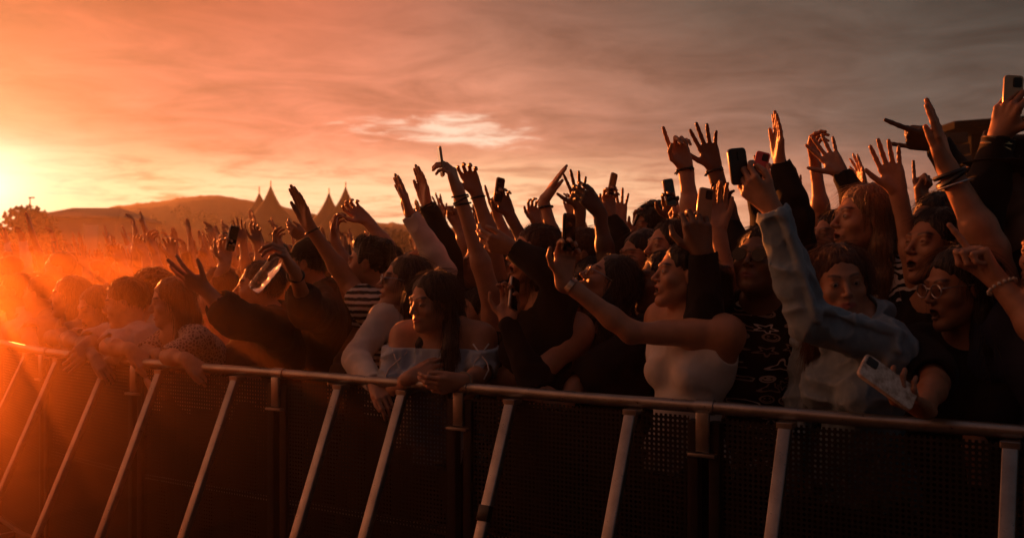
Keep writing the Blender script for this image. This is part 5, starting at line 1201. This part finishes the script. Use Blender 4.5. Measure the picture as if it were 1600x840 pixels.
raiser('person with a small hand up low behind the clawed hand', 2.2, (1262, 360), (1246, 318), (1240, 282), 'open', 0, 'L', skin='skin_fair')
raiser('person with a knotted bracelet and spread hand, right of the pinching hand', .75, (1140, 350), (1116, 262), (1092, 183), 'wave', 10, 'L', sleeve=False, skin='skin_brown', res=.004, extra=[tassels('L')], fat=1.08)
raiser('person pinching finger and thumb high in the air, knotted bracelet on a bare arm', .55, (1082, 345), (1071, 262), (1038, 165), ((.08, .62, .66, .6), (40, .8), 3), 20, 'L', skin='skin_fair', res=.004, extra=[tassels('L', .96)])
b = raiser('person lifting a phone with a dark hand, left of the bare pinching arm', 1.2, (1062, 390), (1052, 345), (1042, 285), 'cup', 10, 'L', sleeve=True, skin='skin_brown', hair='bun')
hold(b, 'L', 'phone lifted by a dark hand, left of the bare pinching arm', 'phone_gold', along=.13)
raiser('person with a closed fist low beside the phone in the gold case', .8, (1066, 420), (1062, 365), (1058, 318), 'fist', 20, 'L', skin='skin_fair', res=.0045)
b = raiser('person holding up a pink phone behind the denim sleeve', 1.0, (1215, 360), (1204, 305), (1192, 252), 'cup', 170, 'L', skin='skin_fair', res=.0045)
hold(b, 'L', 'pink phone held up behind the denim sleeve', 'phone_pink', at=(1190, 252), to=(1196, 226))
raiser('person with one dark finger raised behind the phone on the denim sleeve', .9, (1200, 375), (1182, 300), (1156, 212), 'point', 20, 'L', sleeve=True, skin='skin_dark', res=.0045)
raiser('person with a loose dark hand hanging between the bare arm and the denim sleeve', .7, (1160, 410), (1140, 350), (1118, 288), 'relaxed', 40, 'L', sleeve=True, skin='skin_dark')
b = raiser('person with a tilted phone over the crowd, right of the spread dark hands', 1.55, (975, 385), (953, 335), (950, 292), 'cup', 30, 'L', sleeve=True, skin='skin_tan')
hold(b, 'L', 'tilted phone standing clear of the crowd, right of the spread dark hands', 'phone_gold', at=(958, 282), to=(962, 262))
raiser('person with thin fingers up just right of the tilted phone', 1.8, (985, 380), (970, 345), (968, 305), 'spread', 0, 'L', skin='skin_tan')
b = raiser('person with a slanted phone low over the crowd, left of the white tank top', 1.9, (1018, 400), (1003, 372), (1000, 342), 'cup', 20, 'L', skin='skin_tan', hair='curly', hairc='hair_black', head=(1018, 358, 1.5))
hold(b, 'L', 'slanted phone low over the crowd, left of the phone in a dark hand', 'phone_silver', at=(1000, 340), to=(1006, 322))
raiser('person with all fingers spread, behind the bigger dark drooping hand', 1.2, (905, 400), (906, 325), (897, 260), 'spread', 5, 'L', skin='skin_brown', res=.0045)
raiser('person with a large dark hand bent to the left over the black phone', .75, (948, 405), (936, 330), (884, 272), 'droop', 200, 'L', sleeve=False, skin='skin_dark', res=.004)
raiser('person with a bare wrist and bracelet, hand bent up to the right', .95, (868, 385), (850, 312), (888, 250), 'flat', 100, 'L', skin='skin_fair', res=.004, extra=[band('L', .84, .006, .029, 'black_plastic')])
raiser('person with a small clawed hand left of the bent wrist', 1.7, (842, 390), (838, 350), (830, 305), 'claw', 30, 'L', skin='skin_tan')
b = raiser('person lifting a bright phone with two crossing hands, right of the phone and wristbands', 1.15, (828, 395), (796, 335), (772, 280), 'cup', 20, 'L', skin='skin_brown', res=.0045)
hold(b, 'L', 'bright phone behind two crossing hands, right of the phone and wristbands', 'phone_gold', at=(781, 290), to=(784, 270))
raiser('person with one crooked finger up next to the bright phone', 1.35, (800, 390), (778, 338), (760, 282), 'point', 60, 'L', skin='skin_tan')
b = raiser('person with a long bare arm and three wristbands holding a phone up, centre', .42, (765, 455), (716, 298), (694, 236), 'cup', -110, 'L', skin='skin_fair', fat=1.15, res=.004, extra=[band('L', .95, .004, .028, 'black_plastic', 3), ], hair='bun')
hold(b, 'L', 'phone against the sky at the top of the long bare arm in the centre', 'phone_gold', at=(688, 244), to=(685, 222))
raiser('person with crooked fingers up close behind the phone and wristbands', .70, (770, 380), (744, 300), (716, 232), 'claw', 10, 'L', skin='skin_tan', extra=[band('L', .9, .005, .029, 'black_plastic')], res=.0045)
raiser('person with two fingers up low behind the long bare arm', 1.6, (728, 385), (714, 350), (697, 306), 'horns', 0, 'L', skin='skin_tan')
raiser('person in a black sleeve with a frilled wristband, hand flat to the sky', .68, (702, 400), (668, 320), (654, 262), 'flat', -60, 'L', sleeve=True, skin='skin_fair', res=.004, extra=[tassels('L', 1.0), tassels('L', .94)])
raiser('person in black sleeves pointing left across the crowd, hand over the rail side', .14, (862, 428), (802, 388), (742, 374), 'droop', 150, 'L', sleeve=True, skin='skin_fair', res=.004, hair='bun', hairc='hair_auburn', drop=.10)
person('person in charcoal looking left, just behind the head tipped far back', 1003, 402, .85, yaw=66, pitch=4, tyaw=50, res=.004, hair='long', hairc='hair_dark', skin='skin_fair', strands=200, h=1.74, wear=[wear('tee', 'cloth_charcoal')])
person('person in black whose profile shows just left of the shouting white tank top', 1036, 440, .55, yaw=84, pitch=8, tyaw=55, res=.004, hair='short', hairc='hair_black', skin='skin_brown', male=True, h=1.68, wear=[wear('tee', 'cloth_black')])
person('person in a burgundy shirt just behind the black phone above the wristwatch', 905, 398, .9, yaw=80, pitch=6, tyaw=50, res=.0045, hair='bun', hairc='hair_auburn', skin='skin_fair', h=1.74, wear=[wear('tee', 'cloth_burgundy')])
b = raiser('person holding a phone edge-on beside the long bare arm on the left', 1.05, (545, 420), (522, 372), (524, 332), 'cup', 60, 'L', skin='skin_tan', res=.0045)
hold(b, 'L', 'bright edged phone beside the pointed tents', 'phone_silver', at=(526, 344), to=(528, 320))
raiser('person reaching left with crooked fingers above the striped shirt', .85, (606, 385), (574, 345), (534, 312), 'claw', 20, 'L', skin='skin_fair', res=.0045)
raiser('person with a flat hand reaching left below the pointed tents', 1.2, (500, 395), (478, 372), (440, 352), 'droop', 150, 'L', skin='skin_tan', drop=.2)
raiser('person with a limp hand just left of the black cap', 1.05, (450, 430), (440, 395), (424, 352), 'droop', 60, 'L', skin='skin_tan')
raiser('person with a thin hand up against the hill, left of the black cap', 1.35, (408, 420), (402, 380), (398, 345), 'claw', 10, 'L', skin='skin_tan')
raiser('person with a thin arm up between the glowing phone and the tents', 1.5, (384, 420), (380, 378), (372, 336), 'open', 0, 'L', skin='skin_tan')
b = raiser('person holding a small phone up in the haze, left of the glowing phone', .9, (350, 430), (346, 400), (350, 370), 'cup', 20, 'L', skin='skin_pale')
hold(b, 'L', 'small phone lit at its edge, left of the glowing phone', 'phone_gold', at=(352, 372), to=(353, 358))
raiser('person with a clawed hand up in the haze, its palm turned left', .75, (290, 440), (272, 402), (262, 360), 'claw', 0, 'L', skin='skin_pale')
raiser('person with a straight arm and limp hand up in the haze', .70, (250, 432), (242, 395), (228, 354), 'droop', 50, 'L', skin='skin_pale')
raiser('person with a hand bent at the wrist, left of the limp hand in the haze', .85, (232, 430), (226, 398), (214, 372), 'droop', 30, 'L', skin='skin_pale')
raiser('person with a thumb and fingers apart in the haze below the hipped roof', .80, (200, 432), (190, 408), (178, 374), 'claw', 10, 'L', skin='skin_pale')
raiser('person with five fingers spread in the haze below the banner flag', .75, (138, 440), (134, 418), (130, 388), 'spread', 0, 'L', skin='skin_pale')
raiser('person with one thin hand lifted at the far left of the haze', .65, (98, 440), (86, 420), (70, 394), 'pinch', 20, 'L', skin='skin_pale')

# strip of dark tape round one strut
br = [c for c in proto.children if c.name.startswith('brace')][0]; co = np.array([v.co[:] for v in br.data.vertices]); top, bot = co[co[:, 2].argmax()], co[co[:, 2].argmin()]; c_ = co.mean(0); ax_ = nrm(V3(0, top[1] - bot[1], top[2] - bot[2]))
mb = MB(); mb.box(c_ + ax_ * .19, (.0215, 0, 0), nrm(np.cross(ax_, (1, 0, 0))) * .0150, ax_ * .026, .003); autosmooth(mb.build('tape', MAT['black_plastic'], br))

# more hands over the left part of the crowd
HL = [(24, 384, 1.1, 'open', 'black', 'the round leafy tree'), (48, 372, 1.0, 'fist', 'navy', 'the thin lamp post'), (92, 380, 1.0, 'two', 'grey', 'the long roof, left'), (112, 398, 1.2, 'spread', 'red', 'the long roof middle'),
      (152, 384, 1.5, 'claw', 'white', 'the roof, right end'), (168, 404, 1.0, 'flat', 'beige', 'the roof, right end'), (198, 394, 1.2, 'spread', 'charcoal', 'the left hill slope'), (246, 378, 1.6, 'open', 'burgundy', 'the hill top'),
      (284, 366, 1.9, 'claw', 'black', 'the hill top'), (310, 380, 1.5, 'point', 'green', 'the right hill slope'), (326, 362, 2.1, 'open', 'grey', 'the right hill slope'), (418, 366, 1.8, 'fist', 'navy', 'the first pointed tent'), (466, 372, 1.9, 'open', 'beige', 'the gap between the tents')]
PA = dict(open='an', fist='a', two='a', spread='a', claw='a', flat='a', point='a'); PN = dict(open='open', fist='closed', two='two-fingered', spread='spread', claw='crooked', flat='flat', point='pointing')
for q_, (x_, y_, k_, po_, co_, wh_) in enumerate(HL):
    r_ = np.random.RandomState(60 + q_); dx = r_.uniform(2, 14); d_ = D(x_, k_); hp_ = .17 / d_ * FPX
    raiser(f'person in a {co_} top with {PA[po_]} {PN[po_]} hand up below {wh_}', k_, (x_ + dx * 2.2, y_ + hp_ * 2.3), (x_ + dx, y_ + hp_), (x_, y_), po_, r_.uniform(-60, 60), 'L', top='cloth_' + co_, sleeve=q_ % 2 == 0, male=q_ % 3 == 0, skin='skin_tan' if q_ % 2 else 'skin_fair', hair=['long', 'short', 'bun', 'curly'][q_ % 4], hairc=['hair_dark', 'hair_brown'][q_ % 2], res=.006)
# ---------------------------------------------------------------- the rest of the crowd: variants first, then copies
def variant(seed, arms, hair, hairc, top, mat, skin='skin_fair', male=False, res=.0085, label='x', **kw):
    H = V3(0, 0, 1.52 if not male else 1.60)
    out = []
    for sd, kind in arms:
        sg = -1 if sd == 'L' else 1; X = V3(-1, 0, 0)          # facing -Y: own right is -X
        sh = H + V3(0, 0, -.20) + X * sg * .15; r = np.random.RandomState(seed + sg)
        if kind == 'up': el = sh + nrm(V3(X[0] * sg * .35 + r.uniform(-.1, .1), -.45 + r.uniform(-.2, .2), .85)) * .28; wr = el + nrm(V3(r.uniform(-.25, .25), -.15 + r.uniform(-.2, .2), 1)) * .25; tip = wr + V3(r.uniform(-.05, .05), -.04, .17)
        elif kind == 'bent': el = sh + nrm(V3(X[0] * sg * .6, -.75, .15)) * .28; wr = el + nrm(V3(-X[0] * sg * .3, -.2, 1)) * .25; tip = wr + V3(-X[0] * sg * .03, -.06, .16)
        elif kind == 'fwd': el = sh + nrm(V3(X[0] * sg * .2, -1, .35)) * .28; wr = el + nrm(V3(0, -.7, .75)) * .25; tip = wr + nrm(V3(0, -.9, .4)) * .17
        out.append(dict(side=sd, sh=sh, el=el, wr=wr, tip=tip, pose=r.choice(['open', 'spread', 'relaxed', 'claw', 'point', 'flat', 'droop']), palmv=V3(0, -1, .1)))
    sp = dict(label=label, head=H, yaw=0, pitch=6, tyaw=0, res=res, gres=.012, lres=.03, hair=hair, hairc=hairc, skin=skin, male=male, h=1.62 if not male else 1.70, eyes=False, seed=seed, wear=[wear(top, mat)], arms=out, **kw)
    return make_person(sp)['root']
VAR = [('hands up', [('L', 'up'), ('R', 'up')], 'long', 'tee', False), ('hands up', [('L', 'up'), ('R', 'up')], 'short', 'tee', True), ('hand up', [('L', 'up')], 'bun', 'tank', False), ('hand up', [('R', 'up')], 'quiff', 'long', True),
       ('arms down', [], 'long', 'tee', False), ('arms down', [], 'short', 'hoodie', True), ('arms down', [], 'curly', 'tee', False), ('hand lifted', [('L', 'bent')], 'long', 'long', False),
       ('arm forward', [('L', 'fwd')], 'short', 'tee', True), ('hand up', [('L', 'up')], 'long', 'tee', False), ('arms down', [], 'pony', 'tee', False), ('hands forward', [('L', 'up'), ('R', 'bent')], 'bun', 'long', False)]
TOPN = {'tee': 'T-shirt', 'tank': 'tank top', 'long': 'long-sleeved top', 'hoodie': 'hoodie'}
protos = [variant(100 + i, a, h, 'hair_dark', t, 'cloth_black', male=m) for i, (n, a, h, t, m) in enumerate(VAR)]
rc = np.random.RandomState(5); spots = []
for row in range(40):
    k = .42 + row * .46
    for j in range(-110, 30):
        t = j * .47 + (row % 2) * .23 + rc.uniform(-.10, .10); kk = k + rc.uniform(-.10, .10)
        p = A0 + UB * -t + NB * kk; d = p[1]
        if d < .5: continue
        px = 800 + p[0] / d * FPX; kk = min(kk, float(NB2 @ p) - C2)
        if kk < .40: continue
        if px < -140 or px > 1690: continue
        if px > 235 and kk < (1.75 if px > 620 else 1.6): continue
        if px > 620 and kk > 5.5: continue
        if min(math.hypot(p[0] - a, p[1] - b) for a, b in OCC) < .31: continue
        spots.append((d + kk * .5, px, kk, p)); OCC.append((p[0], p[1])) if kk < 3 else None
spots.sort(key=lambda q: q[0]); N_IND = 300 - len(PEOPLE) - len(protos) * 0
ind = spots[:N_IND]
HN = dict(hair_dark='dark', hair_brown='brown', hair_auburn='reddish', hair_blond='fair', hair_black='black')
TN = dict(cloth_black='black', cloth_charcoal='charcoal', cloth_white='white', cloth_grey='grey', cloth_red='red', cloth_navy='navy', cloth_green='green', cloth_beige='beige', cloth_burgundy='burgundy')
ANCH = [(60, 'white shirt'), (150, 'washed orange shirt'), (225, 'bent pale shirt'), (290, 'lace dress'), (370, 'pink top'), (440, 'raised bottle'), (510, 'black cap'), (590, 'striped shirt'), (650, 'cream top'), (720, 'off-shoulder top'), (830, 'necklace'), (920, 'bent dark hand'), (1000, 'head tipped back'), (1090, 'white tank top'), (1200, 'doodle shirt'), (1320, 'denim jacket'), (1420, 'zebra top'), (1900, 'black wristbands')]
ORD = ['first', 'second', 'third', 'fourth', 'fifth', 'sixth', 'seventh', 'eighth', 'ninth', 'tenth']
used_protos = set(); TRN = dict(cloth_black='black trousers', cloth_charcoal='charcoal trousers', cloth_navy='navy trousers', denim='jeans')
def dress(o, hc, tc_, sk, tr):
    for ch in o.children:
        b = ch.name.split('.')[0]; m = {'hair': hc, 'body': sk, 'trousers': tr, 'shirt': tc_, 'tank_top': tc_, 'long_sleeved_top': tc_, 'hoodie': tc_}.get(b)
        if m: ch.material_slots[0].link = 'OBJECT'; ch.material_slots[0].material = MAT[m]
labels = {}
for d, px, k, p in ind:
    up = rc.rand() < (.40 if px > 620 else .25 if (k < 1.0 and px < 260) else .50 if px < 330 else .40 if d < 10 else .6)
    cand = [i for i, v in enumerate(VAR) if ('down' not in v[0]) == up]; i = cand[rc.randint(len(cand))]
    o = protos[i] if i not in used_protos else copy_tree(protos[i]); used_protos.add(i)
    hc = rc.choice(['hair_dark', 'hair_brown', 'hair_auburn', 'hair_blond', 'hair_black'], p=[.35, .25, .1, .12, .18]); tc_ = rc.choice(list(TN)) if px > 300 else rc.choice(list(TN) + ['cloth_white', 'cloth_beige', 'cloth_white', 'cloth_red']); sk = rc.choice(['skin_fair', 'skin_tan', 'skin_pale', 'skin_brown'], p=[.4, .3, .2, .1])
    an = [n for x, n in ANCH if px < x][0]; rw = ORD[min(int(k / .46), 9)]
    for _ in range(40):
        tr = rc.choice(['cloth_black', 'cloth_charcoal', 'cloth_navy', 'denim'])
        lb = f"person in {TN[tc_]} {TOPN[VAR[i][3]]} and {TRN[tr]}, {VAR[i][0]}, {rw} row behind {an}"
        if lb not in labels: break
        tc_ = rc.choice(list(TN))
    dress(o, hc, tc_, sk, tr)
    o.location = (p[0], p[1], 0); yaw = rc.normal(62, 22); o.rotation_euler = (0, 0, -math.radians(yaw)); s_ = rc.uniform(.95, 1.06); o.scale = (s_, s_, s_)
    tag(o, lb, 'person', 'people packed in the crowd behind the front rows'); labels.setdefault(lb, []).append(o)
for i, o in enumerate(protos):
    if i not in used_protos:
        for ch in list(o.children): bpy.data.objects.remove(ch)
        bpy.data.objects.remove(o)
# farther back the crowd reads as one mass
rest = spots[N_IND:]
def coarse():
    out = []
    for i, (nm, a, h, t, m) in enumerate([VAR[0], VAR[2], VAR[4], VAR[5], VAR[9]]):
        before = set(bpy.data.objects); r = variant(300 + i, a, 'short' if h == 'short' else 'bob', 'hair_dark', 'tee', 'cloth_black', male=m, res=.020)
        Vs, Fs, Ms, n = [], [], [], 0
        for ch in r.children:
            b = ch.name.split('.')[0]; 
            if b == 'shoes': continue
            me = ch.data; v = np.zeros(len(me.vertices) * 3); me.vertices.foreach_get('co', v); f = np.zeros(len(me.loops), int); me.loops.foreach_get('vertex_index', f)
            f = f.reshape(-1, 4) if len(me.loops) == 4 * len(me.polygons) else None
            if f is None: continue
            Vs.append(v.reshape(-1, 3)); Fs.append(f + n); Ms.append(np.full(len(f), {'body': 0, 'hair': 1, 'trousers': 2}.get(b, 2))); n += len(v) // 3
        out.append((np.concatenate(Vs), np.concatenate(Fs), np.concatenate(Ms)))
        for ch in list(r.children): bpy.data.objects.remove(ch)
        bpy.data.objects.remove(r)
    return out
far = [(q[3], q[1]) for q in rest if q[1] < 1000]
for k in np.arange(19, 52, 1.0):
    for t in np.arange(-10, 60, .9):
        p = A0 + UB * (t + rc.uniform(-.3, .3)) + NB * (k + rc.uniform(-.3, .3)); px = 800 + p[0] / p[1] * FPX
        if NB2 @ p - C2 > .5 and -60 < px < 760 and p[1] < 62: far.append((p, px))
rc.shuffle(far); far = far[:520]
CV = coarse(); VV, FF, MM, n = [], [], [], 0
for p, px in far:
    v, f, m = CV[rc.randint(5)]; a = -math.radians(rc.normal(60, 25)); s_ = rc.uniform(.95, 1.06); c, s = math.cos(a), math.sin(a)
    q = v * s_; q = np.stack([q[:, 0] * c - q[:, 1] * s + p[0], q[:, 0] * s + q[:, 1] * c + p[1], q[:, 2]], 1)
    VV.append(q); FF.append(f + n); MM.append(np.where(m == 2, 2 + rc.randint(4), m)); n += len(q)
if VV:
    o = mesh_obj('distant_crowd', np.concatenate(VV), np.concatenate(FF), [MAT['skin_tan'], MAT['hair_dark'], MAT['cloth_black'], MAT['cloth_grey'], MAT['cloth_burgundy'], MAT['cloth_beige']], None, True, np.concatenate(MM)); o['kind'] = 'stuff'
print('CROWD', len(PEOPLE), len(ind), len(rest), len(far), n, 'dup labels', sum(1 for v in labels.values() if len(v) > 1))
